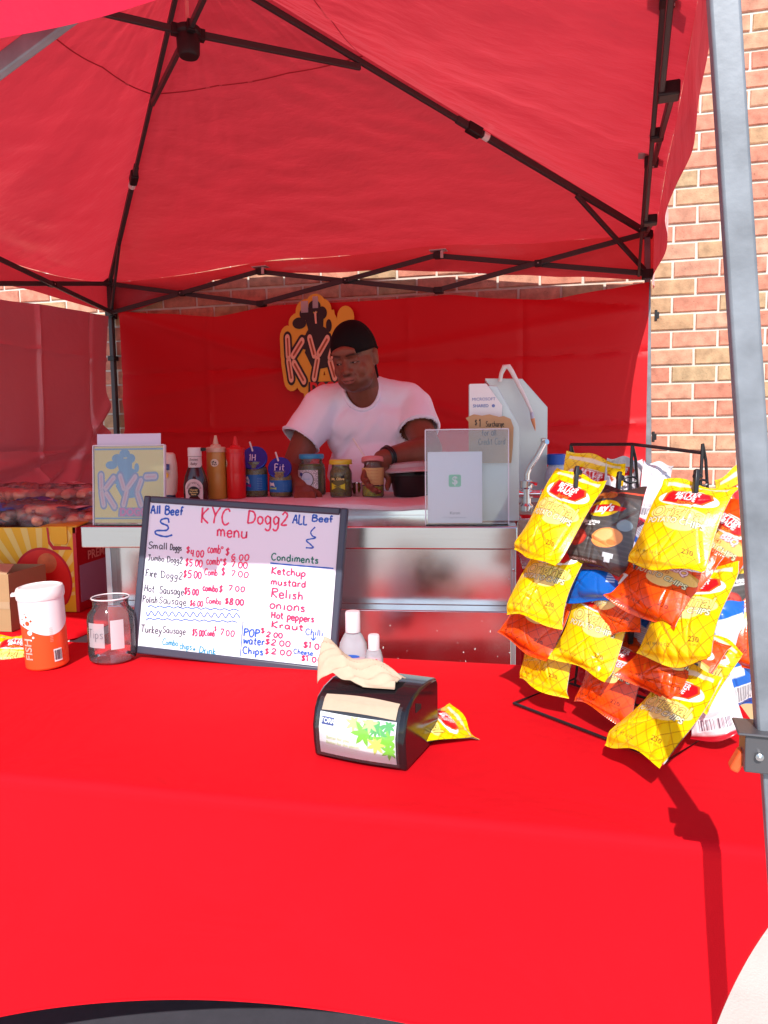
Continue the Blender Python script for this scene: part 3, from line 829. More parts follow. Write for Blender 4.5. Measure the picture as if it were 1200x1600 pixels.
# ------------------------------------------------------------------ handwriting glyphs
GL = {
'A': (.6, ['0,0 .12,.55 .28,1 .40,.6 .55,0', '.10,.42 .48,.40']), 'B': (.6, ['.05,0 .06,1', '.05,1 .40,.95 .45,.72 .10,.55', '.10,.55 .50,.48 .52,.15 .30,-.02 .04,.02']),
'C': (.6, ['.52,.82 .38,.98 .15,.88 .03,.5 .14,.1 .34,-.02 .54,.14']), 'D': (.66, ['.06,0 .07,1', '.03,.98 .40,.92 .58,.55 .46,.12 .04,0']),
'F': (.55, ['.05,0 .07,1 .50,.97', '.06,.52 .38,.54']), 'H': (.6, ['.05,0 .06,1', '.50,0 .49,1', '.05,.48 .50,.52']), 'J': (.5, ['.1,.97 .5,1', '.35,.98 .34,.2 .2,0 .04,.16']),
'K': (.6, ['.06,0 .07,1', '.50,.98 .09,.45 .52,0']), 'L': (.5, ['.06,1 .05,0 .45,.02']), 'O': (.66, ['.3,1 .08,.8 .04,.4 .2,.03 .45,.06 .58,.45 .5,.88 .3,1']),
'P': (.56, ['.06,0 .07,1', '.04,.98 .44,.94 .48,.66 .08,.48']), 'R': (.6, ['.06,0 .07,1', '.04,.98 .44,.94 .46,.68 .10,.52 .50,0']),
'S': (.55, ['.48,.86 .3,1 .08,.84 .14,.58 .42,.42 .46,.16 .24,-.01 .03,.14']), 'T': (.6, ['.28,0 .30,1', '.0,.96 .58,1']), 'Y': (.6, ['.02,1 .26,.5', '.55,1 .26,.5 .2,0']), 'E': (.55, ['.46,1 .06,.98 .06,0 .48,.02', '.06,.5 .38,.52']),
'a': (.5, ['.38,.52 .18,.6 .04,.36 .10,.04 .28,.04 .39,.3 .39,.56 .40,.1 .48,.0']), 'b': (.48, ['.05,1 .05,.0', '.05,.4 .26,.58 .42,.36 .32,.04 .06,.06']),
'c': (.42, ['.36,.48 .22,.58 .05,.36 .12,.04 .28,.0 .40,.12']), 'd': (.5, ['.38,.5 .18,.58 .04,.3 .14,.02 .32,.06 .40,.3', '.42,1 .41,.0']),
'e': (.46, ['.05,.3 .38,.34 .30,.56 .12,.54 .03,.3 .12,.03 .28,.0 .42,.12']), 'f': (.4, ['.36,.9 .24,1 .16,.8 .16,0', '.02,.52 .34,.56']),
'g': (.5, ['.38,.5 .18,.6 .04,.36 .16,.06 .36,.2 .39,.54', '.39,.54 .38,-.2 .2,-.42 .02,-.28']), 'h': (.48, ['.06,1 .05,0', '.06,.34 .22,.56 .36,.44 .38,0']),
'i': (.22, ['.10,.56 .10,.0', '.10,.76 .11,.80']), 'k': (.46, ['.06,1 .05,0', '.36,.58 .08,.28 .40,0']), 'l': (.2, ['.08,1 .08,0']),
'm': (.7, ['.05,.56 .05,0', '.05,.4 .18,.58 .30,.42 .31,.0', '.31,.4 .44,.58 .57,.42 .60,0']), 'n': (.5, ['.05,.56 .05,0', '.05,.36 .22,.58 .38,.4 .40,0']),
'o': (.48, ['.22,.58 .06,.42 .06,.14 .22,.0 .38,.14 .40,.42 .22,.58']), 'p': (.48, ['.06,.56 .05,-.42', '.06,.44 .24,.58 .42,.36 .28,.04 .07,.1']),
'q': (.5, ['.38,.5 .18,.58 .04,.3 .14,.04 .38,.2', '.40,.56 .40,-.4']),
'r': (.36, ['.06,.56 .07,0', '.07,.34 .18,.54 .34,.52']), 's': (.4, ['.34,.50 .20,.58 .06,.46 .30,.24 .28,.04 .03,.06']), 't': (.4, ['.18,.92 .18,.12 .34,.02', '.02,.58 .36,.60']),
'u': (.5, ['.05,.56 .06,.12 .22,.0 .38,.14 .40,.56 .41,.0']), 'w': (.66, ['.03,.56 .12,.0 .30,.44 .46,.0 .60,.56']), 'x': (.44, ['.03,.56 .38,0', '.38,.58 .03,0']), 'y': (.46, ['.04,.56 .22,.1', '.40,.56 .18,-.2 .02,-.4']),
'z': (.44, ['.04,.54 .38,.56 .05,.03 .42,.04']), '2': (.5, ['.05,.78 .22,1 .42,.8 .30,.45 .04,.02 .46,.04']), '$': (.5, ['.42,.80 .24,.92 .08,.76 .24,.52 .42,.34 .26,.08 .04,.18', '.25,1.1 .24,-.1']),
'1': (.26, ['.02,.8 .12,1 .12,0']), '4': (.5, ['.10,.96 .05,.45 .42,.48', '.36,.98 .34,0']), '5': (.5, ['.44,.98 .12,.98 .10,.56 .34,.60 .44,.28 .28,.0 .04,.08']),
'0': (.5, ['.24,.98 .06,.74 .06,.24 .22,.0 .40,.22 .42,.72 .24,.98']), '6': (.5, ['.38,.96 .14,.72 .05,.3 .2,0 .40,.16 .36,.44 .10,.40']), '7': (.48, ['.04,.96 .44,.98 .18,0']), '8': (.5, ['.24,.54 .08,.76 .24,1 .40,.8 .08,.3 .10,.04 .34,.04 .42,.26 .24,.54']),
'.': (.18, ['.06,.02 .08,.05']), '+': (.5, ['.22,.7 .22,.1', '.02,.4 .44,.42']), ' ': (.34, []), 'v': (.46, ['.03,.56 .2,0 .40,.56']), 'j': (.3, ['.16,.56 .14,-.25 .0,-.35'])}
def catmull(P, k=5):
    if len(P) < 3: return P
    o = []
    for i in range(len(P) - 1):
        p0 = P[max(i - 1, 0)]; p1 = P[i]; p2 = P[i + 1]; p3 = P[min(i + 2, len(P) - 1)]
        for j in range(k):
            t = j / k
            o.append(tuple(0.5 * ((2 * p1[c]) + (-p0[c] + p2[c]) * t + (2 * p0[c] - 5 * p1[c] + 4 * p2[c] - p3[c]) * t * t + (-p0[c] + 3 * p1[c] - 3 * p2[c] + p3[c]) * t ** 3) for c in range(2)))
    o.append(P[-1]); return o
def ribbon(mb, P, wd, fn):
    """flat marker stroke along the 2D points"""
    n = len(P); L = []; R_ = []
    for i in range(n):
        a = P[max(i - 1, 0)]; b = P[min(i + 1, n - 1)]
        dx, dy = b[0] - a[0], b[1] - a[1]; l = math.hypot(dx, dy) or 1
        nx, ny = -dy / l, dx / l
        ww = wd * (0.5 + 0.08 * sin(i * 1.7))
        L.append((P[i][0] + nx * ww, P[i][1] + ny * ww)); R_.append((P[i][0] - nx * ww, P[i][1] - ny * ww))
    # round-ish ends
    vs = [fn(*p) for p in L] + [fn(*p) for p in R_]
    fs = [(i, i + 1, n + i + 1, n + i) for i in range(n - 1)]
    mb.add(vs, fs)
def write(mb, txt, x, z, h, wd, fn, slope=0.0, jit=0.03, seed=1, wide=1.0):
    rnd = random.Random(seed + len(txt) * 13)
    cx = x
    for ch in txt:
        w_, st = GL.get(ch, (.3, []))
        jz = rnd.uniform(-jit, jit) * h; js = 1 + rnd.uniform(-jit, jit) * 2; sl = rnd.uniform(-.06, .06)
        for s in st:
            P = [tuple(float(v) for v in q.split(',')) for q in s.split()]
            P = catmull(P)
            Q = []
            for (px, pz) in P:
                X = cx + (px + sl * pz) * h * wide * js; Z = z + jz + pz * h * js + (X - x) * slope
                Q.append((X, Z))
            ribbon(mb, Q, wd, fn)
        cx += (w_ + 0.08) * h * wide
    return cx

# mat
fm = thing('floor_mat', 'dark grey rubber mat on the ground beneath the red serving table', 'floor mat', tuple(TW(-0.5, 1.45, 0.0)), -TYAW)
mb = MB(); mb.box2((-1.1, -0.62, 0.024), (0.62, 0.7, 0.034)); part('rubber', mb, mat('dark grey rubber', (.055, .052, .065), rough=.85, vary=.1, vscale=30), fm, bevel=.003)
# ================================================================== menu board
BYAW = rad(13.6)
board = thing('menu_board', 'white dry erase menu board with dark frame and handwritten prices on the red table', 'menu board',
              (-0.3975, 1.832 - 0.0, 0.74), 0, rot=(rad(-9.0), rad(3.0), -BYAW))
BWD, BHT = 0.560, 0.414
mb = MB(); mb.box2((-BWD / 2 + .012, 0.000, .012), (BWD / 2 - .012, 0.010, BHT - .012)); part('writing_surface', mb, mat('glossy shade-tinted board', (0.77, 0.80, 0.88), rough=0.28, spec=0.5), board)  # white with the lavender tint of shade and sky put into its base colour
M_bf = mat('slate grey board frame', (0.050, 0.056, 0.085), rough=0.4)
FR = 0.018
for nm, a, b in (('t', (-BWD / 2 + FR + .001, BHT - FR), (BWD / 2 - FR - .001, BHT)), ('b', (-BWD / 2 + FR + .001, 0), (BWD / 2 - FR - .001, FR + .002)), ('l', (-BWD / 2, 0), (-BWD / 2 + FR, BHT)), ('r', (BWD / 2 - FR, 0), (BWD / 2, BHT))):
    wdx = 0.010 if nm in 'lr' else 0
    mb = MB(); mb.box2((a[0], -0.006, a[1]), (b[0], 0.014, b[1])); part('frame_rail', mb, M_bf, board, bevel=0.004)
mb = MB(); mb.bar((0, 0.012, BHT - .05), (0, 0.115, 0.004), 0.03, 0.006); part('easel_strut', mb, M_bf, board)
IW, IH = BWD - 2 * FR, BHT - 2 * FR
# writing laid out in the picture's crop units: the white field spans (100..1135, 85..890) of 1200x967
def bq(px, py):
    # sheared crop -> board plane
    t = (py - 85) / (870 - 85.)
    xl = 118 + (25 - 118) * t; xr = 1137 + (1085 - 1137) * t
    yt = 85; 
    u = (px - xl) / (xr - xl)
    top = 82 + u * 5; bot = 838 + u * 55
    v = (py - top) / (bot - top)
    return (-IW / 2 + u * IW, FR + (1 - v) * IH)
bfn = lambda x, z: (x, -0.0006, z)
INK = {'b': mat('blue marker ink', (0.015, 0.10, 0.50), rough=.5), 'r': mat('red marker ink', (0.78, 0.035, 0.13), rough=.5), 'k': mat('black marker ink', (0.05, 0.045, 0.07), rough=.5),
       'g': mat('green marker ink', (0.01, 0.20, 0.14), rough=.5), 'c': mat('teal marker ink', (0.02, 0.28, 0.50), rough=.5)}
# text, ink, crop x0, baseline y, x1, cap height px, stroke
LINES = [('All Beef', 'b', 120, 138, 300, 44, 8), ('KYC', 'r', 400, 172, 555, 84, 8.5), ('Dogg2', 'r', 652, 158, 865, 70, 8.5), ('menu', 'r', 488, 237, 650, 60, 8), ('ALL', 'b', 893, 146, 970, 48, 7), ('Beef', 'b', 992, 128, 1100, 34, 7),
 ('Small', 'k', 100, 322, 208, 34, 4.5), ('Doggs', 'k', 225, 324, 290, 32, 4.5), ('$', 'r', 315, 335, 335, 32, 6), ('4.00', 'r', 340, 352, 412, 36, 6.5), ('comb', 'r', 435, 327, 505, 44, 5.5), ('o', 'r', 510, 302, 522, 18, 5), ('$', 'r', 532, 334, 552, 36, 6), ('6.00', 'r', 565, 356, 658, 32, 6.5),
 ('Jumbo', 'k', 96, 386, 190, 30, 4.5), ('Dogg2', 'k', 206, 390, 292, 32, 4.5), ('$5.00', 'r', 308, 402, 404, 36, 6.5), ('comb', 'r', 428, 388, 500, 40, 5.5), ('$', 'r', 516, 390, 538, 38, 6), ('7.00', 'r', 562, 396, 652, 32, 6.5), ('o', 'r', 504, 366, 514, 16, 4.5),
 ('Fire', 'k', 82, 470, 145, 38, 5.5), ('Dogg2', 'k', 170, 472, 290, 36, 5), ('$5.00', 'r', 296, 464, 400, 38, 7), ('Comb', 'r', 416, 445, 488, 34, 5.5), ('$', 'r', 508, 440, 530, 38, 6), ('7.00', 'r', 560, 444, 655, 30, 6),
 ('Hot', 'k', 72, 550, 130, 38, 5), ('Sausage', 'k', 160, 554, 298, 38, 5), ('$5.00', 'r', 300, 552, 382, 34, 7.5), ('combo', 'r', 406, 528, 488, 34, 7), ('$', 'r', 494, 530, 514, 34, 6.5), ('7.00', 'r', 546, 520, 636, 28, 6.5),
 ('Polish', 'k', 62, 606, 146, 36, 5), ('Sausage', 'k', 156, 606, 312, 36, 4.5), ('$6.00', 'r', 332, 610, 405, 30, 6), ('Combo', 'r', 422, 592, 508, 30, 5.5), ('$8.00', 'r', 528, 590, 630, 30, 8),
 ('Turkey', 'k', 48, 762, 168, 38, 5), ('Sausage', 'k', 176, 758, 305, 34, 4.5), ('$5.00', 'r', 343, 765, 410, 34, 6.5), ('Comb', 'r', 414, 762, 470, 32, 5), ('$', 'r', 468, 735, 480, 24, 4.5), ('7.00', 'r', 498, 755, 578, 32, 6),
 ('Combo', 'c', 172, 822, 262, 32, 5), ('chips', 'c', 272, 838, 340, 34, 5), ('+ Drink', 'c', 345, 850, 475, 32, 5.5),
 ('Condiments', 'g', 780, 345, 1025, 36, 6), ('Ketchup', 'r', 780, 418, 958, 36, 7.5), ('mustard', 'r', 778, 474, 962, 36, 7.5), ('Relish', 'r', 778, 540, 948, 46, 7.5), ('onions', 'r', 770, 600, 958, 44, 7.5), ('Hot peppers', 'r', 780, 650, 1005, 36, 7.5), ('Kraut', 'r', 780, 698, 950, 34, 7.5),
 ('POP', 'b', 630, 752, 715, 40, 7.5), ('$', 'r', 724, 730, 745, 28, 6), ('2.00', 'r', 752, 748, 840, 26, 7), ('water', 'b', 628, 790, 742, 40, 7), ('$2.00', 'r', 745, 788, 880, 28, 6.5), ('Chips', 'b', 625, 842, 735, 36, 7), ('$', 'r', 745, 838, 765, 28, 6), ('2.00', 'r', 780, 836, 885, 28, 6.5),
 ('Chilli', 'b', 962, 725, 1052, 32, 5), ('$1.00', 'r', 948, 794, 1065, 30, 7), ('Cheese', 'b', 900, 828, 1000, 26, 5), ('$1.00', 'r', 938, 862, 1048, 28, 6.5)]
tink = {}
for (txt, ik, x0, yb, x1, hp, st) in LINES:
    tot = sum(GL[c][0] + 0.08 for c in txt) - 0.12
    A = bq(x0, yb); Bp = bq(x1, yb); H = bq(x0, yb - hp)[1] - A[1]
    wide = (Bp[0] - A[0]) / (tot * H)
    mbk = MB()
    write(mbk, txt, A[0], A[1], H, st / 1040 * IW * 1.08, bfn, slope=(Bp[1] - A[1]) / (Bp[0] - A[0]) * 0.0, seed=int(x0), wide=wide, jit=0.03)
    part('marker_word', mbk, INK[ik], board, smooth=False)
def pline(pts, ik, st, nm='marker_line'):
    mbk = MB(); P = catmull([bq(*p) for p in pts], 6); ribbon(mbk, P, st / 1040 * IW * 1.15, bfn); part(nm, mbk, INK[ik], board, smooth=False)
pline([(222, 182), (215, 160), (180, 168), (178, 185), (215, 200), (208, 222), (150, 228), (148, 246), (200, 256), (240, 245)], 'b', 8)
pline([(1010, 158), (988, 185), (995, 205), (1012, 215), (965, 230), (985, 250), (1000, 268), (962, 270)], 'b', 6)
pline([(776, 362), (900, 366), (1000, 368), (1105, 370)], 'b', 6)
pline([(90, 632)] + [(110 + k * 26, 622 + (8 if k % 2 else 0) - k * 0.4) for k in range(20)], 'b', 4.5)
pline([(80, 655)] + [(92 + k * 20, (652 if k % 2 else 676) - k * 0.6) for k in range(27)], 'b', 4.5)
pline([(80, 700)] + [(100 + k * 26, 688 + (7 if k % 2 else 0) - k * 0.6) for k in range(20)], 'b', 4.5)
pline([(628, 676), (624, 720), (618, 790), (612, 860)], 'b', 4)
pline([(1003, 722), (1003, 748)], 'b', 5); pline([(990, 738), (1003, 752), (1016, 736)], 'b', 5)

# ================================================================== napkin dispenser
ND = Vector((-0.13, 1.277, 0.74)); NY = rad(24)
disp = thing('napkin_dispenser', 'black tabletop napkin dispenser with leafy green and white advert card facing front', 'napkin dispenser', tuple(ND), -NY)
DW, DD, DH = 0.178, 0.160, 0.122
def prof(k):     # side profile, y z
    return [(0.0, 0.0), (-.006, .03), (-.008, .06), (0.0, 0.088), (0.012, 0.106), (0.035, 0.118), (0.07, DH + .002), (0.12, DH), (0.150, DH - .004), (DD, DH - 0.014), (DD, 0)]
mb = MB(); P = prof(0)
vs = [(0, y, z) for y, z in P] + [(DW, y, z) for y, z in P]; n = len(P)
mb.add(vs, [tuple(range(n)), tuple(range(2 * n - 1, n - 1, -1))] + [(i, (i + 1) % n, (i + 1) % n + n, i + n) for i in range(n)])
part('body', mb, mat('glossy black plastic', (0.012, 0.010, 0.012), rough=0.13, spec=0.6), disp, bevel=0.005)
def dface(x, z, d=0.0):   # point on the curved front face, t=z along profile
    yz = P[:7]; zz = max(0.0, z)
    for (y0, z0), (y1, z1) in zip(yz, yz[1:]):
        if zz <= z1 or (y1, z1) == yz[-1]:
            t = (zz - z0) / (z1 - z0); y = y0 + (y1 - y0) * t; break
    bow = 0.006 * sin(pi * x / DW)
    return (x, y - d - bow, z)
mb = MB(); mb.grid(lambda a, b: dface(0.016 + a * (DW - 0.032), 0.012 + b * 0.074, 0.0012), 20, 14); part('advert_card', mb, mat('glossy white card', (0.78, 0.79, 0.80), rough=0.3), disp)
# pale green wash, leaves and lettering, print on the card
def leaf(cx, cz, r, a0, lobes=7):
    pts = []
    for k in range(lobes * 4):
        a = a0 + 2 * pi * k / (lobes * 4)
        q = (1.0, 0.66, 0.42, 0.66)[k % 4] * (1 - 0.25 * abs(((k / (lobes * 4)) - .5)))
        pts.append((cx + r * q * cos(a), cz + r * q * sin(a)))
    return pts
LV = [((0.085, .076), .018, .2, 'p'), ((.105, .062), .026, .5, 'm'), ((.128, .070), .024, 1.4, 'd'), ((.146, .056), .026, 2.2, 'm'), ((.128, .045), .020, .9, 'y'), ((.152, .036), .018, 1.0, 'm'), ((.115, .079), .018, 2., 'p'), ((.150, .078), .015, .4, 'd')]
GC = {'p': mat('pale lime print', (.45, .72, .22), rough=.3), 'm': mat('green leaf print', (.20, .58, .05), rough=.3), 'd': mat('deep green leaf print', (.09, .36, .10), rough=.3), 'y': mat('yellow leaf print', (.62, .70, .16), rough=.3)}
for (c, r_, a_, k_) in LV:
    pts = leaf(c[0], c[1], r_, a_)
    pts = [(min(DW - .017, max(.017, x)), min(.0855, max(.0125, z))) for x, z in pts]
    m1 = MB(); cen = dface(c[0], c[1], .0020 + .0001 * LV.index((c, r_, a_, k_)))
    vs = [cen] + [dface(x, z, .0020 + .0001 * LV.index((c, r_, a_, k_))) for x, z in pts]
    m1.add(vs, [(0, i + 1, (i + 1) % len(pts) + 1) for i in range(len(pts))])
    part('leaf_print', m1, GC[k_], disp, smooth=False)
def dtext(txt, cx, cz, size, m, **kw):
    t = MB(); text_mb(t, txt, size, lambda x, z: dface(cx + x, cz + z, .0030), **kw); part('lettering', t, m, disp, smooth=False)
mbx = MB(); mbx.add([dface(x, z, .0024) for x, z in ((.021, .066), (.046, .066), (.046, .079), (.021, .079))], [(0, 1, 2, 3)]); part('logo_box', mbx, mat('navy print', (.03, .05, .22), rough=.3), disp, smooth=False)
dtext('TORK', .0335, .0727, .0110, M_white, bold=.0003)
lime = mat('lime lettering', (.52, .68, .25), rough=.4)
dtext('Better for you.', .055, .044, .0078, lime); dtext('Better for the planet.', .064, .035, .0078, lime)
for k in range(3): dtext('. '.join(['......'] * 9), .060, .029 - k * .0035, .004, lime)
# clear window frame and napkins behind
mb = MB(); mb.grid(lambda a, b: dface(0.010 + a * (DW - 0.020), 0.008 + b * 0.100, 0.0042), 16, 14); part('window', mb, glassy('thin clear window', (.99, .99, .99), .04, .97), disp)
mb = MB(); mb.grid(lambda a, b: dface(0.018 + a * (DW - 0.036), 0.0885 + b * 0.022 + .003 * sin(pi * a), 0.0012), 16, 8)
M_nap = mat('kraft napkin paper', (0.50, 0.39, 0.28), rough=0.9, spec=0.1, bump=0.3, bscale=200, vary=.05, vscale=40)
part('napkin_stack', mb, M_nap, disp)
mb = MB()
for k in range(5): mb.box2((DW - .0002, .045 + k * .005, .088), (DW + .0012, .047 + k * .005, .104 - k * .0018))
part('vent_slots', mb, M_joint, disp)
# crumpled napkin drawn out of the slot
nap = MB()
def nf(a, b):
    x = -0.004 + 0.140 * a; y = 0.022 + 0.105 * b * (1 - .45 * a)
    ridge = sin(pi * min(1, max(0, b + .10 * sin(a * 5)) )) ** .75 * (1 + .16 * sin(a * 9 + b * 3))
    h = (0.052 * (1 - a) ** 0.9 + 0.010) * ridge
    h -= abs(ns(a * 1.6 + b * 2.2, b * 1.2, 4)) * 0.030 * ridge + abs(ns(a * 4.2 - b * 4.5, b * 2.6, 9)) * 0.020 * ridge - .006 * ridge
    y += ns(a * 2.2, b * 1.4, 1) * 0.007 + .022 * a; x += ns(b * 2.2, a * 1.2, 2) * 0.008 - 0.010 * sin(pi * b) * (1 - a)
    return (x, y, DH + 0.003 + max(0.0, h))
nap.grid(nf, 60, 50)
nn = part('crumpled_napkin', nap, M_nap, disp, sharp=0.35, solid=.0006); nn['label'] = 'crumpled brown paper napkin sticking out of the top'

# ================================================================== bottles and jars (helpers)
def cylf(c, r, a0=0.0, lift=0.0004):
    """wrap x,z print onto an upright cylinder; x=0 faces the camera side (-Y) turned by a0"""
    def f(x, z, d=0.0):
        a = a0 + x / r
        return (c[0] + (r + lift) * sin(a), c[1] - (r + lift) * cos(a), c[2] + z)
    return f
def wrapband(mb, r, a0, a1, z0, z1, n=24, lift=0.0005, c=(0, 0, 0)):
    mb.grid(lambda u, v: (c[0] + (r + lift) * sin(a0 + (a1 - a0) * u), c[1] - (r + lift) * cos(a0 + (a1 - a0) * u), c[2] + z0 + (z1 - z0) * v), n, 1)
    return mb
def wraptext(parent, txt, size, r, a0, z, m, name='lettering', lift=.0012, **kw):
    t = MB(); f = cylf((0, 0, 0), r, a0, lift); text_mb(t, txt, size, lambda x, y: f(x, z + y), **kw); return part(name, t, m, parent, smooth=False)
def wrappoly(parent, pts, r, a0, m, name='print', lift=.0010):
    t = MB(); f = cylf((0, 0, 0), r, a0, lift)
    cx = sum(p[0] for p in pts) / len(pts); cz = sum(p[1] for p in pts) / len(pts)
    n = len(pts)
    t.add([f(cx, cz)] + [f(cx + (x - cx) * .5, cz + (z - cz) * .5) for x, z in pts] + [f(x, z) for x, z in pts],
          [(0, i + 1, (i + 1) % n + 1) for i in range(n)] + [(i + 1, i + 1 + n, (i + 1) % n + 1 + n, (i + 1) % n + 1) for i in range(n)])
    return part(name, t, m, parent, smooth=False)
JZ = SH + 0.034      # towel surface
def cloc(wx, wy, z=JZ): return (wx, wy, z)

# wipes canister on the red table
can = thing('wipes_canister', 'white and orange plastic wipes canister at the left of the red table', 'canister', (-0.862, 1.84, 0.743), rad(-24), rot=(rad(1.0), rad(-2.5), rad(18)))
mb = MB(); mb.lathe([(0.048, 0), (0.051, 0.004), (0.053, 0.17), (0.053, 0.182)], 48); part('body', mb, mat('orange canister film', (0.86, 0.085, 0.020), rough=0.35), can)
mb = MB(); mb.lathe([(0.0555, 0.176), (0.057, 0.182), (0.057, 0.196), (0.054, 0.204), (0.048, 0.206), (0.046, 0.203), (0, 0.203)], 48); mb.box((-0.057, -0.012, 0.192), (0.014, 0.022, 0.006)); part('lid', mb, M_white, can)
wavy = MB()
def wv(u, v):
    a = -pi + 2 * pi * u; zlow = 0.110 - 0.014 * sin(a * 1.0 + 1.4) - .010 * sin(a * 2 + .5)
    z = zlow + (0.176 - zlow) * v; r = 0.0512 + (0.053 - 0.0512) * (z / .17) + 0.0006
    return (r * sin(a), -r * cos(a), z)
wavy.grid(wv, 64, 6); part('white_wrap', wavy, mat('glossy white film', (.80, .79, .79), rough=.3), can)
for (x, z, r_) in ((-.034, .104, .0045), (-.024, .122, .006), (-.036, .118, .003), (-.026, .138, .003), (-.040, .132, .002), (-.014, .128, .003), (-.030, .146, .002)):
    wrappoly(can, ell(x, z, r_, r_, 14), .0525, -.15, MATS['orange canister film'], 'dot', .0012)
for (x, z, r_) in ((-.020, .098, .0065), (-.012, .086, .003), (-.018, .079, .0022)):
    wrappoly(can, ell(x, z, r_, r_, 14), .0520, -.15, M_white, 'dot', .0012)
t = MB(); f = cylf((0, 0, 0), .0520, -.70, .0012); vs, fs = text_tris('FISH', .030, bold=.0005)
t.add([f(-y, .055 + x) for x, y in vs], fs); part('lettering', t, mat('pink print', (.85, .42, .34), rough=.4), can, smooth=False)
lab = MB(); wrapband(lab, .0520, .45, .85, .018, .050, 8, .0008); lb = part('barcode_label', lab, M_paper, can)
bars = MB()
rnd = random.Random(3)
for k in range(13):
    a = .47 + k * .029; wrapband(bars, .0520, a, a + rnd.choice((.008, .014, .018)), .022, .047, 1, .0014)
part('bars', bars, M_joint, lb)
for k in range(9):
    wraptext(can, 'iiliililiil' , .0032, .0522, .42, .105 - k * .0042, mat('pink print', (.85, .42, .34), rough=.4), 'small_print', .0012)

# tip jar
tj = thing('tip_jar', 'empty clear plastic tip jar between the canister and the menu board', 'jar', (-0.712, 1.885, 0.742), 0)
jp = [(0.050, 0.0), (0.058, 0.006), (0.060, 0.02), (0.060, 0.108), (0.057, 0.124), (0.046, 0.138), (0.0445, 0.143), (0.0445, 0.158), (0.047, 0.160), (0.047, 0.164)]
mb = MB(); mb.lathe(jp, 8 if False else 40, caps=False); mb.lathe([(0.0, 0.002), (0.050, 0.001)], 40, caps=False); part('jar_body', mb, M_clear, tj)
mb = MB(); mb.tube([(0.0465 * cos(2 * pi * k / 36), 0.0465 * sin(2 * pi * k / 36), 0.164) for k in range(36)], 0.0018, 8, closed=True); part('rim', mb, mat('glossy clear rim', (.75, .72, .74), rough=.08), tj)
lb = MB(); wrapband(lb, .060, -.75, .05, .045, .108, 12, .0006); lbo = part('note_label', lb, glassy('pink film label', (.95, .80, .84), .3, .55), tj)
tt = MB(); f = cylf((0, 0, 0), .060, -.38, .0016); write(tt, 'Tips', -.020, .070, .022, .0010, lambda x, z: f(x, z), seed=4); part('lettering', tt, INK['k'], tj, smooth=False)
lb = MB(); wrapband(lb, .060, .30, .85, .040, .115, 8, .0006); lbo = part('side_label', lb, glassy('white film label', (.95, .93, .95), .3, .35), tj)

# counter bottles -------------------------------------------------------------
def squeeze(name, label, loc, col, h, r, capcol, emblem, group='squeeze bottles on the cart'):
    b = thing(name, label, 'squeeze bottle', loc, 0, group)
    mb = MB(); mb.lathe([(r * .94, 0), (r, .006), (r, h * .38), (r * .985, h * .40), (r, h * .42), (r * .97, h * .70), (r * .93, h * .735)], 36); part('bottle', mb, mat(name + ' body ' + label[:12], col, rough=.32), b)
    mb = MB(); mb.lathe([(r * .98, h * .735), (r * .98, h * .80), (r * .9, h * .815), (r * .55, h * .82), (r * .5, h * .845), (r * .30, h * .86), (r * .12, h * .995), (r * .06, h)], 30)
    part('nozzle_cap', mb, mat(name + ' cap ' + label[:12], capcol, rough=.35), b)
    if emblem:
        wrappoly(b, ell(0, h * .57, .0135, .0135, 24), r * .985, emblem, mat('cream sticker', (.72, .66, .50), rough=.5), 'sticker', .0012)
        for (x, z, q) in ((-.003, .004, .0045), (.004, .001, .004), (-.005, -.004, .004), (.001, -.006, .003), (-.007, .002, .003), (.006, -.005, .003)):
            wrappoly(b, leaf(x, h * .57 + z, q, 1.0, 4), r * .985, emblem, M_joint, 'emblem', .0018)
    return b
M_label_blue = mat('blue jar label', (.012, .13, .42), rough=.4)
squeeze('mustard_bottle', 'tan mustard squeeze bottle with white nozzle and round emblem sticker', cloc(-.586, 2.60), (.50, .26, .045), .222, .034, (.62, .48, .34), 0.02)
squeeze('ketchup_bottle', 'red ketchup squeeze bottle with red nozzle on the cart', cloc(-.518, 2.60), (.62, .010, .012), .218, .033, (.66, .012, .015), -1.25)
# mayonnaise
b = thing('mayonnaise_bottle', 'white upside-down mayonnaise bottle with dark cap behind the acrylic logo holder', 'squeeze bottle', cloc(-.748, 2.56), 0)
mb = MB(); mb.lathe([(.026, .018), (.031, .03), (.0355, .08), (.0345, .125), (.029, .158), (.022, .164), (0, .165)], 36, sy=.75); part('bottle', mb, mat('mayonnaise white', (.72, .62, .52), rough=.3), b)
mb = MB(); mb.lathe([(.026, 0), (.027, .003), (.025, .019)], 36, sy=.8); part('cap', mb, mat('navy cap', (.02, .035, .09), rough=.35), b)
wrappoly(b, [(-.03, .105), (.014, .105), (.015, .125), (-.03, .127)], .0355, .1, mat('navy print', (.03, .05, .22), rough=.3), 'logo_band', .001)
wrappoly(b, ell(-.008, .088, .018, .013), .0355, .1, mat('yellow print', (.85, .55, .04), rough=.4), 'emblem', .0011)
wraptext(b, 'REAL', .010, .0355, -.12, .096, MATS['navy print'], lift=.002, bold=.0003)
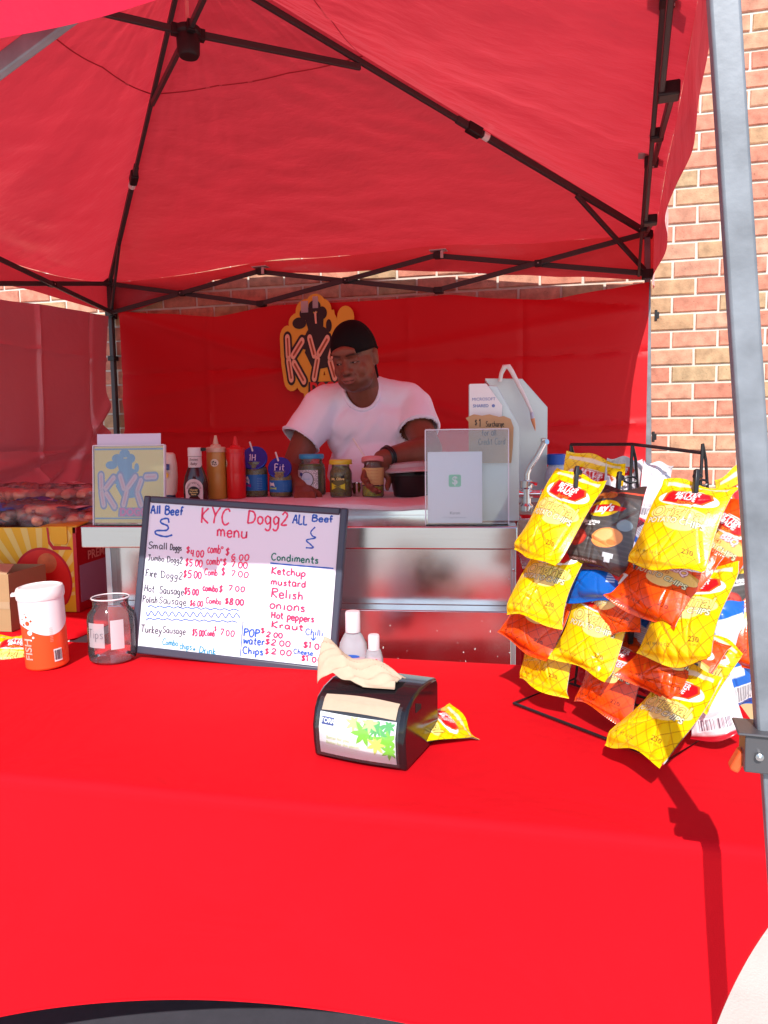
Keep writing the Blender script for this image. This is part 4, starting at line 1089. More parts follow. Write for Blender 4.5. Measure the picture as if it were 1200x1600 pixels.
# barbecue sauce
b = thing('barbecue_sauce_bottle', 'dark barbecue sauce bottle with white neck label and oval front label', 'sauce bottle', cloc(-.643, 2.53), 0)
mb = MB(); mb.lathe([(.040, 0), (.0425, .005), (.042, .055), (.036, .085), (.0235, .118), (.021, .13), (.021, .152)], 36, sy=.7); part('bottle', mb, mat('dark sauce', (.045, .008, .008), rough=.12, spec=.7), b)
mb = MB(); mb.lathe([(.0225, .113), (.0232, .114), (.0225, .150)], 30, sy=.95); part('neck_label', mb, mat('cream paper label', (.70, .66, .64), rough=.6), b)
mb = MB(); mb.lathe([(.0225, .153), (.0232, .155), (.0232, .178), (.021, .181), (0, .181)], 30, sy=.95); mb.lathe([(.0238, .1515), (.0238, .154)], 30, sy=.95); part('cap', mb, M_white, b)
mb = MB(); mb.box((.030, 0, .174), (.016, .014, .010)); mb.tube([(.024, 0, .172), (.036, 0, .175)], .006, 10); part('flip_spout', mb, M_blackp, b)
def sfl(x, z, d): return (x, -.0303 + x * x * 8.2 - d, z)
def spl(pts, m, nm, d):
    t = MB(); n = len(pts); cx = sum(p[0] for p in pts) / n; cz = sum(p[1] for p in pts) / n
    t.add([sfl(cx, cz, d)] + [sfl(cx + (x - cx) * .5, cz + (z - cz) * .5, d) for x, z in pts] + [sfl(x, z, d) for x, z in pts], [(0, i + 1, (i + 1) % n + 1) for i in range(n)] + [(i + 1, i + 1 + n, (i + 1) % n + 1 + n, (i + 1) % n + 1) for i in range(n)])
    return part(nm, t, m, b, smooth=False)
arch = [(-.029, .004), (.029, .004), (.030, .03)] + [(.030 * cos(pi * k / 14), .045 + .030 * sin(pi * k / 14)) for k in range(15)] + [(-.030, .03)]
spl(arch, MATS['cream paper label'], 'front_label', .0022)
spl(ell(0, .032, .020, .018), M_joint, 'dark_oval', .0032)
for tx, z, s_ in (('Honey', .038, .0098), ('Barbecue', .030, .0075), ('Sauce', .023, .0075)):
    t = MB(); text_mb(t, tx, s_, lambda x, y: sfl(x, z + y, .0042), bold=.0002); part('lettering', t, mat('pale yellow ink', (.75, .66, .25), rough=.5), b, smooth=False)
t = MB(); vs, fs = text_tris('SWEET BABY RAYS', .0085, space=1.0)
t.add([sfl((.022 + y) * sin(x / .026), .036 + (.026 + y) * cos(x / .026), .0036) for x, y in vs], fs); part('lettering', t, M_joint, b, smooth=False)
for k, tx in enumerate(('Sweet', 'Baby')):
    wraptext(b, tx, .012, .0232, 0, .140 - k * .014, M_joint, shear=.3)

def jar(name, label, loc, r, h, contents, fill, lidcol, label_fn, lid=True, cat='jar', group='condiment jars along the cart', spoon=None, lidtilt=0, lid_big=False, hex_=False):
    b = thing(name, label, cat, loc, 0, group)
    neck = r * .80
    prof_ = [(r * .90, 0), (r, .006), (r, h * .68), (r * .96, h * .74), (neck, h * .84), (neck, h * .95)]
    mb = MB(); mb.lathe(prof_, 36, caps=False); mb.lathe([(0, .001), (r * .9, 0)], 36, caps=False); part('glass', mb, M_glass, b)
    hh = h * fill
    cp = [(0, .0035), (r * .88, .004), (r * .965, .010)]
    for (rr, zz) in prof_[2:]:
        if zz < hh: cp.append((rr * .965, zz))
    cp += [(min(r * .965, cp[-1][0]), hh), (0, hh)]
    mb = MB(); mb.lathe(cp, 36)
    part('contents', mb, contents, b)
    if lid:
        lr = neck * (1.12 if not lid_big else 1.28)
        T = Matrix.Rotation(rad(lidtilt), 3, 'X')
        mb = MB(); mb.lathe([(lr, 0), (lr * 1.02, .003), (lr * 1.02, .013), (lr * .97, .017), (lr * .9, .0175), (0, .0165)], 36, tilt=T, c=(0, -0.004 if lidtilt else 0, h * .94)); part('lid', mb, lidcol, b)
    if spoon:
        mb = MB(); mb.tube([(0.0, .0, h * .5), spoon[0], spoon[1]], [.004, .0035, .003], 8); part('spoon_handle', mb, mat('white plastic spoon', (.78, .72, .70), rough=.4), b)
    if label_fn: label_fn(b, r, h)
    return b
M_relish = mat('relish', (.14, .13, .02), rough=.35, vary=.6, vscale=160, bump=.8, bscale=180, bdist=.003)
M_relish2 = mat('golden relish', (.26, .17, .02), rough=.35, vary=.5, vscale=150, bump=.8, bscale=180, bdist=.003)
M_pickle = mat('sliced pickles', (.085, .095, .018), rough=.3, vary=.5, vscale=60, stretch=(1, 1, .12), bump=.8, bscale=60, bdist=.004)
M_pepper = mat('pepper rings', (.15, .135, .015), rough=.3, vary=.8, vscale=90, bump=1, bscale=90, bdist=.005)
M_pepper2 = mat('chopped yellow peppers', (.46, .40, .02), rough=.3, vary=.5, vscale=120, bump=1, bscale=100, bdist=.005)
M_bluelid = mat('blue foil lid', (.012, .045, .38), rough=.25, metal=.3)
def lab_blue(small):
    def f(b, r, h):
        mb = MB(); wrapband(mb, r, -1.5, 1.5, h * .18, h * .60, 30, .0006); part('label', mb, M_label_blue, b)
        wrappoly(b, [(-.04, h * .36), (-.016, h * .36), (-.016, h * .46), (-.022, h * .56), (-.04, h * .56)] if not small else [(-.04, h * .38), (-.016, h * .38), (-.02, h * .52), (-.04, h * .54)], r, 0, M_white, 'logo_panel', .0012)
        wrappoly(b, [(-.04, h * .27), (-.010, h * .27), (-.010, h * .36), (-.04, h * .36)], r, 0, mat('magenta print', (.35, .02, .22), rough=.4) if not small else mat('lime print', (.35, .6, .15), rough=.4), 'name_panel', .0012)
        for k in range(7):
            wrappoly(b, [(.012, h * (.50 - k * .045)), (.030, h * (.50 - k * .045)), (.030, h * (.51 - k * .045)), (.012, h * (.51 - k * .045))], r, 0, mat('pale blue print', (.15, .35, .6), rough=.4), 'print_line', .0012)
        if not small: wraptext(b, 'Dill', .012, r, -.62, h * .45, M_label_blue, lift=.0016, bold=.0003)
        # foil lid tilted to the front with a number scratched on it
        T = Matrix.Rotation(rad(62), 3, 'X'); c = Vector((0, -r * .35, h * 1.03)); q = r * (1.08 if not small else 1.05)
        m_ = MB(); m_.lathe([(q, -.008), (q * 1.02, -.004), (q * 1.0, .003), (q * .95, .0045), (q * .85, .003), (0, .003)], 36, tilt=T, c=c); part('lid', m_, M_bluelid, b)
        m_ = MB(); write(m_, '1H' if not small else 'Fit', -.017, -.012, .026, .0032, lambda x, z: tuple(T @ Vector((x, z, .0055)) + c), seed=2); part('scrawl', m_, mat('silver marker', (.6, .65, .8), rough=.4), b, smooth=False)
    return f
jar('relish_jar', 'larger relish jar with blue label, blue lid and white spoon', cloc(-.461, 2.665), .043, .135, M_relish, .93, None, lab_blue(False), lid=False, spoon=((-.004, .0, .150), (-.016, -.01, .198)))
jar('relish_jar', 'smaller relish jar with blue label, blue lid and spoon right of the larger one', cloc(-.370, 2.655), .040, .100, M_relish2, .9, None, lab_blue(True), lid=False, spoon=((-.004, .0, .120), (-.014, -.01, .160)))
def lab_pick(b, r, h):
    mb = MB(); wrapband(mb, r, -1.3, .55, h * .18, h * .66, 26, .0006); part('label', mb, mat('black and white label', (.55, .55, .58), rough=.5, vary=.9, vscale=260), b)
    wrappoly(b, ell(-.014, h * .42, .025, .028), r, 0, M_joint, 'ring_print', .0012)
    wrappoly(b, ell(-.014, h * .42, .0225, .0255), r, 0, mat('powder blue print', (.50, .60, .72), rough=.5), 'oval_print', .0017)
    wrappoly(b, ell(-.036, h * .55, .007, .007), r, 0, mat('navy print', (.03, .05, .22), rough=.3), 'dot_print', .0022)
    wraptext(b, 'PICKLES', .007, r, -.3, h * .43, mat('pale blue print', (.15, .35, .6), rough=.4), lift=.0024)
jar('pickle_jar', 'tall pickle jar with sky blue lid and white oval label', cloc(-.262, 2.70), .050, .142, M_pickle, .80, mat('sky blue lid', (.03, .26, .48), rough=.3), lab_pick, lid_big=False)
def lab_olive(b, r, h):
    mb = MB(); wrapband(mb, r, -1.2, .50, h * .16, h * .60, 26, .0006); part('label', mb, mat('olive label', (.10, .10, .02), rough=.5), b)
    wrappoly(b, [(-.034, h * .44), (.014, h * .48), (.014, h * .64), (-.034, h * .60)], r, 0, M_joint, 'logo_panel', .0012)
    wrappoly(b, [(-.034, h * .22), (.016, h * .22), (.016, h * .40), (-.034, h * .42)], r, 0, mat('acid yellow print', (.62, .62, .02), rough=.4), 'name_panel', .0012)
    wraptext(b, 'Mt. Olive', .0125, r, -.27, h * .53, mat('pale yellow ink', (.75, .66, .25), rough=.5), lift=.0018, bold=.0004, shear=.1)
    wraptext(b, 'PEPPERS', .0065, r, -.25, h * .31, M_joint, lift=.0018, bold=.0002)
jar('pepper_jar', 'jar of sliced peppers with yellow lid and black and yellow label', cloc(-.150, 2.60), .039, .122, M_pepper, .90, mat('yellow jar lid', (.62, .50, .03), rough=.3), lab_olive, hex_=True, lid_big=True)
def lab_paper(b, r, h):
    mb = MB(); wrapband(mb, r, -1.4, 1.4, h * .34, h * .80, 26, .0006); part('label', mb, mat('faded orange label', (.62, .42, .16), rough=.6), b)
    for k in range(5): wraptext(b, 'hot yellow banana', .0052, r, 0, h * (.73 - k * .085), mat('rust print', (.45, .14, .05), rough=.5), lift=.0014)
jar('pepper_jar', 'nearly empty yellow pepper jar with tilted pink lid and long spoon', cloc(-.037, 2.585), .038, .128, M_pepper2, .30, mat('pink metal lid', (.62, .22, .22), rough=.28), lab_paper, spoon=((-.020, -.004, .128), (-.068, -.008, .205)), lidtilt=-12, lid_big=True)
# small steel cup
b = thing('steel_cup', 'small shiny steel cup between the two pepper jars', 'cup', cloc(-.097, 2.66), 0)
mb = MB(); mb.lathe([(.020, 0), (.024, .045), (.0255, .046), (.0245, .043), (.019, .003), (0, .003)], 28); part('cup_body', mb, M_chrome, b)
# black bowl with pink lid
b = thing('black_bowl', 'black plastic bowl with loose clear pink lid at the right end of the jars', 'bowl', cloc(.100, 2.60), 0)
mb = MB(); mb.lathe([(.060, 0), (.064, .004), (.078, .072), (.084, .076), (.084, .079), (.076, .076), (.062, .006), (0, .006)], 40); part('bowl_body', mb, M_blackp, b)
mb = MB(); mb.lathe([(.088, .088), (.090, .094), (.082, .100), (.074, .104), (.070, .116), (.055, .121), (0, .122)], 40, caps=False, tilt=Matrix.Rotation(rad(-4), 3, 'Y')); part('lid', mb, glassy('pink tinted plastic lid', (.90, .55, .56), .06, .45), b)
mb = MB(); mb.tube([(.086 * cos(2 * pi * k / 36), .086 * sin(2 * pi * k / 36), .092) for k in range(36)], .003, 8, closed=True); part('lid_rim', mb, mat('pink rim', (.70, .38, .38), rough=.3), b)
mb = MB(); mb.lathe([(.070, .070), (.074, .082), (.078, .086)], 36, caps=False); part('foil_liner', mb, M_chrome, b)
# sanitizer bottles behind the dispenser
b = thing('sanitizer_bottle', 'large clear hand sanitizer bottle with white cap behind the napkins', 'sanitizer bottle', (-0.072, 1.60, 0.743), rad(-6))
mb = MB(); mb.lathe([(.030, 0), (.0325, .004), (.0325, .092), (.030, .112), (.020, .132), (.0145, .138), (.0145, .144)], 36, sy=.65); part('bottle', mb, glassy('clear sanitizer gel', (.86, .87, .95), .06, .60), b)
mb = MB(); mb.lathe([(.0165, .138), (.0165, .180), (.0150, .1835), (0, .184)], 30); part('cap', mb, mat('frosted cap', (.70, .62, .64), rough=.4), b)
t = MB(); t.poly(ell(0, .088, .017, .0035), -.0222); part('blue_swoosh', t, mat('blue print', (.02, .10, .45), rough=.4), b, smooth=False)
t = MB(); t.poly([(-.009, .078), (.008, .078), (.009, .082), (-.008, .082)], -.0224); part('red_flash', t, mat('red print', (.70, .02, .03), rough=.4), b, smooth=False)
b = thing('sanitizer_bottle', 'small clear sanitizer bottle with pale cap beside the large one', 'sanitizer bottle', (-0.026, 1.575, 0.743), 0)
mb = MB(); mb.lathe([(.018, 0), (.020, .004), (.020, .085), (.015, .103), (.010, .108)], 30, sy=.7); part('bottle', mb, MATS['clear sanitizer gel'], b)
mb = MB(); mb.lathe([(.0125, .104), (.0125, .134), (.011, .137), (0, .137)], 24); part('cap', mb, MATS['frosted cap'], b)
wrappoly(b, [(-.007, .078), (.007, .078), (.007, .088), (-.007, .088)], .020, 0, MATS['red print'], 'red_flash', .0012)
# bottle with blue cap on the sink end
b = thing('water_bottle', 'translucent bottle with royal blue cap behind the chip bags', 'bottle', (0.565, 2.42, 1.078), 0)
mb = MB(); mb.lathe([(.034, 0), (.036, .005), (.036, .10), (.030, .125), (.024, .135), (.024, .142)], 32); part('bottle', mb, mat('milky plastic', (.62, .66, .74), rough=.35, transluc=.3), b)
mb = MB(); mb.lathe([(.030, .136), (.030, .168), (.027, .171), (0, .171)], 40); part('cap', mb, mat('royal blue cap', (.01, .08, .42), rough=.35), b)
# ================================================================== acrylic holders
def holder(name, label, loc, rz, wd, ht, tilt=-4, grp=None):
    h = thing(name, label, 'sign holder', loc, 0, grp, rot=(rad(tilt), 0, rz))
    mb = MB()
    mb.box2((0, 0, 0), (wd, 0.002, ht)); mb.box2((0, 0.010, 0), (wd, 0.012, ht + .004)); mb.box2((0, 0.0021, 0), (wd, .0099, .002))
    part('clear_panels', mb, M_clear, h)
    mb = MB(); mb.add([(0, .010, 0), (wd, .010, 0), (wd, .075, 0), (0, .075, 0)], [(0, 1, 2, 3)]); part('foot', mb, M_clear, h, solid=.002)
    mb = MB()
    for x in (0.0, wd): mb.box2((x - .0012, -.0004, 0), (x + .0012, .0122, ht))
    mb.box2((0, -.0004, ht - .001), (wd, .0022, ht + .0012))
    part('polished_edge', mb, mat('bright acrylic edge', (.66, .62, .70), rough=.2), h)
    return h
# hot dog letter logo, built in unit coordinates (0..1 wide)
def bun(x0, z0, x1, z1):
    return (x0, z0, x1, z1)
LOGO = [(.075, .80, .085, .46 + .18), (.105, .62, .135, .42), (.150, .62, .27, .72), (.175, .58, .33, .44),
        (.36, .72, .41, .56), (.57, .72, .47, .57), (.465, .54, .42, .38), (.92, .70, .76, .70), (.68, .68, .62, .54), (.63, .52, .70, .38), (.76, .37, .88, .36)]
K1 = [(.09, .72, .095, .58), (.098, .54, .125, .40), (.155, .58, .27, .69), (.165, .52, .28, .38), (.365, .71, .415, .58), (.58, .70, .475, .59), (.455, .545, .41, .40), (.86, .705, .735, .70), (.66, .66, .61, .555), (.61, .52, .66, .40), (.74, .37, .86, .38)]
DOG = [  # generic cartoon dog shape in a chef's hat
    ell(.33, .90, .085, .050, 20), ell(.43, .955, .075, .045, 20), ell(.52, .90, .06, .05, 18),
    [(.30, .90), (.54, .90), (.53, .76), (.36, .74)],
    ell(.24, .83, .085, .045, 20), ell(.46, .72, .15, .085, 24), ell(.60, .80, .035, .05, 14), ell(.34, .68, .12, .06, 18),
    [(.34, .70), (.62, .74), (.66, .62), (.58, .48), (.40, .46), (.30, .60)]]
def logo_parts(parent, fx, mats, layers, outline=True):
    """fx(x,z,layer)->point; builds silhouette, letter outlines, buns and word"""
    for k, pts in enumerate(DOG):
        mb = MB(); mb.add([fx(x, z, layers[0] + k * .012) for x, z in pts], [tuple(range(len(pts)))]); part('dog_silhouette', mb, mats['dark'], parent, smooth=False)
    for k, (x0, z0, x1, z1) in enumerate(K1):
        mb = MB(); c = capsule(x0, z0, x1, z1, .052); mb.add([fx(x, z, layers[1] + k * .012) for x, z in c], [tuple(range(len(c)))]); part('letter_outline', mb, mats['line'], parent, smooth=False)
    for k, (x0, z0, x1, z1) in enumerate(K1):
        mb = MB(); c = capsule(x0, z0, x1, z1, .030); mb.add([fx(x, z, layers[2]) for x, z in c], [tuple(range(len(c)))]); part('bun', mb, mats['bun'], parent, smooth=False)
        mb = MB(); c = capsule(x0 * .94 + x1 * .06, z0 * .94 + z1 * .06, x1 * .94 + x0 * .06, z1 * .94 + z0 * .06, .010); mb.add([fx(x, z, layers[2] + .05) for x, z in c], [tuple(range(len(c)))]); part('sausage', mb, mats['dog'], parent, smooth=False)
    mb = MB(); P = [(.33, .27), (.83, .27), (.86, .36), (.80, .37), (.34, .37)]; mb.add([fx(x, z, layers[3]) for x, z in P], [tuple(range(5))]); part('word_backing', mb, mats['line'], parent, smooth=False)
    mb = MB(); text_mb(mb, 'DOGGZ', .115, lambda x, z: fx(.59 + x * 1.1, .318 + z, layers[3] + .1), bold=.006); part('lettering', mb, mats['word'], parent, smooth=False)

h1 = holder('acrylic_sign_holder', 'acrylic holder with yellow cartoon logo card at the left end of the cart', (-0.828, 2.092, SH + .002), rad(-7.3), 0.212, 0.225, -5)
mb = MB(); mb.box2((.003, .0036, .006), (.209, .0052, .222)); part('logo_card', mb, mat('pastel yellow card', (.72, .56, .22), rough=.55), h1)
mb = MB(); mb.box2((.010, .0060, .150), (.200, .0068, .258)); mb2 = part('back_sheet', mb, mat('lilac paper', (.55, .52, .66), rough=.5), h1)
for z0 in (.016, .212):
    mb = MB(); mb.box2((.004, .0030, z0), (.208, .0034, z0 + .0045)); part('card_stripe', mb, mat('dusty blue print', (.20, .32, .48), rough=.5), h1)
lm = {'dark': mat('dusty blue print 2', (.17, .33, .50), rough=.5, vary=.12, vscale=60, stretch=(1, 1, .03)), 'line': mat('slate violet print', (.24, .28, .45), rough=.5), 'bun': mat('pale rose print', (.60, .42, .48), rough=.5), 'dog': mat('rose print', (.62, .33, .38), rough=.5), 'word': mat('orchid print', (.62, .16, .38), rough=.5)}
logo_parts(h1, lambda x, z, l: (.004 + x * .205 * 1.02, .0034 - l * .0006, -.048 + z * .262), lm, (0.0, .5, .9, 1.2))

h2 = holder('acrylic_sign_holder', 'clear acrylic holder with white payment card at the right end of the cart', (0.112, 1.985, SH + .002), rad(-6), 0.222, 0.255, -4)
mb = MB(); mb.box2((.006, .0036, .004), (.152, .0050, .196)); part('payment_card', mb, mat('pale lilac card', (.82, .80, .86), rough=.6), h2)
mb = MB(); sq = [(-.0165, -.0165), (.0165, -.0165), (.0165, .0165), (-.0165, .0165)]
rr = []
for (sx, sz, a0) in ((1, -1, -90), (1, 1, 0), (-1, 1, 90), (-1, -1, 180)):
    for k in range(5):
        a = rad(a0 + 22.5 * k); rr.append((.079 + sx * .0115 + .005 * cos(a), .118 + sz * .0115 + .005 * sin(a)))
mb.poly(rr, .0032); part('green_square', mb, mat('mint green print', (.22, .60, .38), rough=.5), h2, smooth=False)
mb = MB(); text_mb(mb, '$', .030, lambda x, z: (.079 + x, .0029, .118 + z), bold=.0006); part('lettering', mb, M_paper, h2, smooth=False)
mb = MB(); text_mb(mb, 'Karen', .0115, lambda x, z: (.079 + x, .0030, .031 + z)); part('lettering', mb, mat('grey ink', (.22, .24, .30), rough=.5), h2, smooth=False)
mb = MB(); text_mb(mb, 'KYC Doggz Entertainment', .0058, lambda x, z: (.079 + x, .0030, .019 + z)); part('lettering', mb, mat('light grey ink', (.42, .44, .52), rough=.5), h2, smooth=False)
# papers taped on the splash plate
pw = thing('paper_notice', 'white paper notice taped to the steel plate above the cardboard note', 'notice', (0.238, 2.038, 1.30), rad(-7))
mb = MB(); mb.poly([(0, 0), (.085, 0), (.088, .09), (.045, .150), (0, .150)], 0, .0012); part('sheet', mb, M_paper, pw, smooth=False)
mb = MB(); text_mb(mb, 'MICROSOFT', .0115, lambda x, z: (.038 + x, -.0008, .108 + z)); text_mb(mb, 'SHARED', .0115, lambda x, z: (.030 + x, -.0008, .090 + z), bold=.0002); part('lettering', mb, mat('faded blue ink', (.14, .20, .45), rough=.5), pw, smooth=False)
mb = MB(); mb.poly(ell(.064, .090, .0045, .0045, 14), -.0008); part('blue_dot', mb, MATS['faded blue ink'], pw, smooth=False)
cn = thing('cardboard_note', 'torn cardboard note with handwritten one dollar surcharge message', 'note', (0.228, 2.012, 1.235), rad(-7))
cpts = [(0.004, 0), (.118, 0), (.122, .045), (.124, .095), (.116, .118), (.098, .126), (.085, .124), (.060, .131), (.040, .128), (.018, .132), (.008, .128), (-.004, .122), (.004, .112)]
mb = MB(); mb.poly(cpts, 0, .003); part('cardboard', mb, mat('light cardboard', (.48, .29, .15), rough=.85, vary=.06, vscale=20), cn, smooth=False)
mb = MB(); cf = lambda x, z: (x, -.0008, z)
write(mb, '$', .020, .103, .014, .0016, cf, seed=1); write(mb, '1', .032, .098, .020, .0022, cf, seed=1); write(mb, 'Surcharge', .050, .098, .015, .0015, cf, seed=2, wide=.68)
write(mb, 'for all', .040, .074, .018, .0017, cf, seed=3, wide=.72); write(mb, 'Credit Card', .030, .050, .017, .0016, cf, seed=4, wide=.75)
part('handwriting', mb, M_joint, cn, smooth=False)

# ================================================================== logo cut-out hanging on the back wall of the tent
lg = thing('logo_cutout', 'yellow edged hot dog logo cut-out taped to the red back wall behind the vendor', 'sign', (-0.535, 3.985, 1.545), rad(-17.65 + 4))
LW = .45
def LZ(x, z): return (x * LW, (z - .27) * LW * 1.48)
def lfx(x, z, l):
    X, Z = LZ(x, z); return (X, -.004 - l * .003, Z)
backs = [ell(.33, .92, .135, .095, 24), ell(.44, .965, .12, .085, 24), ell(.53, .92, .10, .09, 22), ell(.24, .83, .135, .085, 24), [(.2, .92), (.66, .92), (.72, .70), (.70, .45), (.22, .45), (.18, .7)],
         ell(.62, .80, .09, .10, 20), ell(.80, .86, .10, .085, 20), [(.28, .22), (.90, .22), (.93, .42), (.26, .42)], [(.70, .85), (.95, .80), (.97, .35), (.6, .35)]]
backs += [capsule(a, b, c, d, .098) for a, b, c, d in K1]
mb = MB()
for i, pts in enumerate(backs):
    P = [LZ(x, z) for x, z in pts]; mb.add([(x, -.0005 - i * .00012, z) for x, z in P] + [(x, .005, z) for x, z in P], [tuple(range(len(P))), tuple(range(2 * len(P) - 1, len(P) - 1, -1))] + [(k, k + len(P), (k + 1) % len(P) + len(P), (k + 1) % len(P)) for k in range(len(P))])
part('yellow_backing', mb, mat('egg yellow board', (.76, .44, .045), rough=.55), lg, smooth=False)
lm2 = {'dark': mat('dark umber print', (.018, .012, .012), rough=.5), 'line': mat('black brown print', (.022, .010, .010), rough=.5), 'bun': mat('bun peach print', (.80, .46, .32), rough=.5), 'dog': mat('frank rust print', (.36, .08, .03), rough=.5), 'word': mat('bright red print', (.66, .012, .015), rough=.5)}
logo_parts(lg, lfx, lm2, (0.0, .35, .6, .8))
mb = MB(); P = [LZ(*q) for q in [(.425, .90), (.45, .92), (.455, .82), (.435, .82)]]; mb.poly(P, -.0050); part('hat_slit', mb, MATS['bun peach print'], lg, smooth=False)
mb = MB(); mb.box2((.12, -.008, .425), (.16, -.0075, .485)); mb.box2((.185, -.0082, .445), (.215, -.0077, .505)); part('clear_tape', mb, glassy('clear tape', (.85, .78, .78), .2, .6), lg)

# ================================================================== boxes on the left table
bx = thing('sausage_carton', 'open yellow sunburst carton with red oval full of bagged buns on the left table', 'carton', (-1.023, 2.434, 0.742), rad(-6))
# local: x to the left is negative, front face at y=0
CWI, CDE, CHE = 0.62, 0.42, 0.285
yel = mat('sunny yellow print', (.80, .46, .012), rough=.5); pal = mat('pale yellow print', (.80, .62, .16), rough=.5); crd = mat('crimson print', (.50, .008, .02), rough=.45); lil = mat('lilac print', (.42, .28, .40), rough=.5)
mb = MB(); mb.box2((-CWI, 0, 0), (-.012, .004, CHE)); part('front_wall', mb, yel, bx, smooth=False)
mb = MB(); mb.box2((-.004, .004, 0), (0, CDE, CHE)); part('side_wall', mb, crd, bx, smooth=False)
mb = MB(); mb.box2((-CWI, CDE - .004, .0), (-.005, CDE, CHE)); mb.box2((-CWI, .005, 0), (-CWI + .004, CDE - .005, CHE)); mb.box2((-CWI + .005, .005, .0), (-.005, CDE - .005, .004)); part('carton_walls', mb, M_cardb, bx, smooth=False)
mb = MB(); mb.box2((-.011, -.002, .0), (.001, .0035, CHE - .02)); part('red_corner', mb, crd, bx, smooth=False)
cx, cz = -.13, .02
for k in range(15):
    a0 = rad(18 + k * 11.5); a1 = a0 + rad(5.2); R0, R1 = .16, .9
    pts = []
    for a in (a0, a1):
        dx, dz = cos(a), sin(a)
        t = 9
        if dx > 0: t = min(t, (-.014 - cx) / dx)
        if dx < 0: t = min(t, (-CWI - cx) / dx)
        if dz > 0: t = min(t, (CHE - cz - .002) / dz)
        pts.append((cx + dx * t, cz + dz * t))
    P = [(cx + .10 * cos(a0), cz + .11 * sin(a0)), pts[0], pts[1], (cx + .10 * cos(a1), cz + .11 * sin(a1))]
    mb = MB(); mb.poly(P, -.0008); part('sunburst_ray', mb, pal, bx, smooth=False)
ov = ell(-.215, .165, .165, .245, 36)
ov = [(x, max(z, .004)) for x, z in ov if z > -.08]
mb = MB(); mb.poly([(x, max(.022, z)) for x, z in ell(-.125, .100, .105, .118, 40)], -.0014); part('oval_rim', mb, crd, bx, smooth=False)
mb = MB(); mb.poly([(x, max(.027, z)) for x, z in ell(-.125, .098, .099, .112, 40)], -.0020); part('red_oval', mb, mat('hot red print', (.66, .02, .015), rough=.4, vary=.15, vscale=6), bx, smooth=False)
mb = MB(); mb.poly([(x, z) for x, z in ell(-.105, .165, .034, .034, 24)], -.0024); part('sausage_highlight', mb, mat('roast orange print', (.62, .16, .05), rough=.4, vary=.3, vscale=14), bx, smooth=False)
mb = MB(); mb.poly([(-.094, CHE - .001), (-.091, CHE - .045), (-.080, CHE - .062), (-.022, CHE - .064), (-.016, CHE - .075), (-.082, CHE - .076), (-.098, CHE - .055), (-.102, CHE)], -.0010); part('handle_edge', mb, crd, bx, smooth=False)
mb = MB(); mb.poly([(-.089, CHE + .004), (-.028, CHE + .004), (-.028, CHE - .050), (-.036, CHE - .058), (-.076, CHE - .056), (-.087, CHE - .042)], -.006, .004); part('front_flap', mb, yel, bx, bevel=.001)
mb = MB(); mb.add([(-.13, 0, CHE), (.004, 0, CHE + .002), (.025, CDE, CHE + .055), (-.10, CDE, CHE + .030)], [(0, 1, 2, 3)]); part('side_flap', mb, mat('ochre flap', (.62, .30, .02), rough=.55), bx, smooth=False, solid=.004)
mb = MB(); mb.box2((.0006, .012, .03), (.0014, CDE - .01, .155)); part('side_panel', mb, lil, bx, smooth=False)
mb = MB(); text_mb(mb, 'PREMIUM', .042, lambda x, z: (.0022, .17 + x * 1.2, .180 + z), bold=.001); part('lettering', mb, MATS['pink print'], bx, smooth=False)
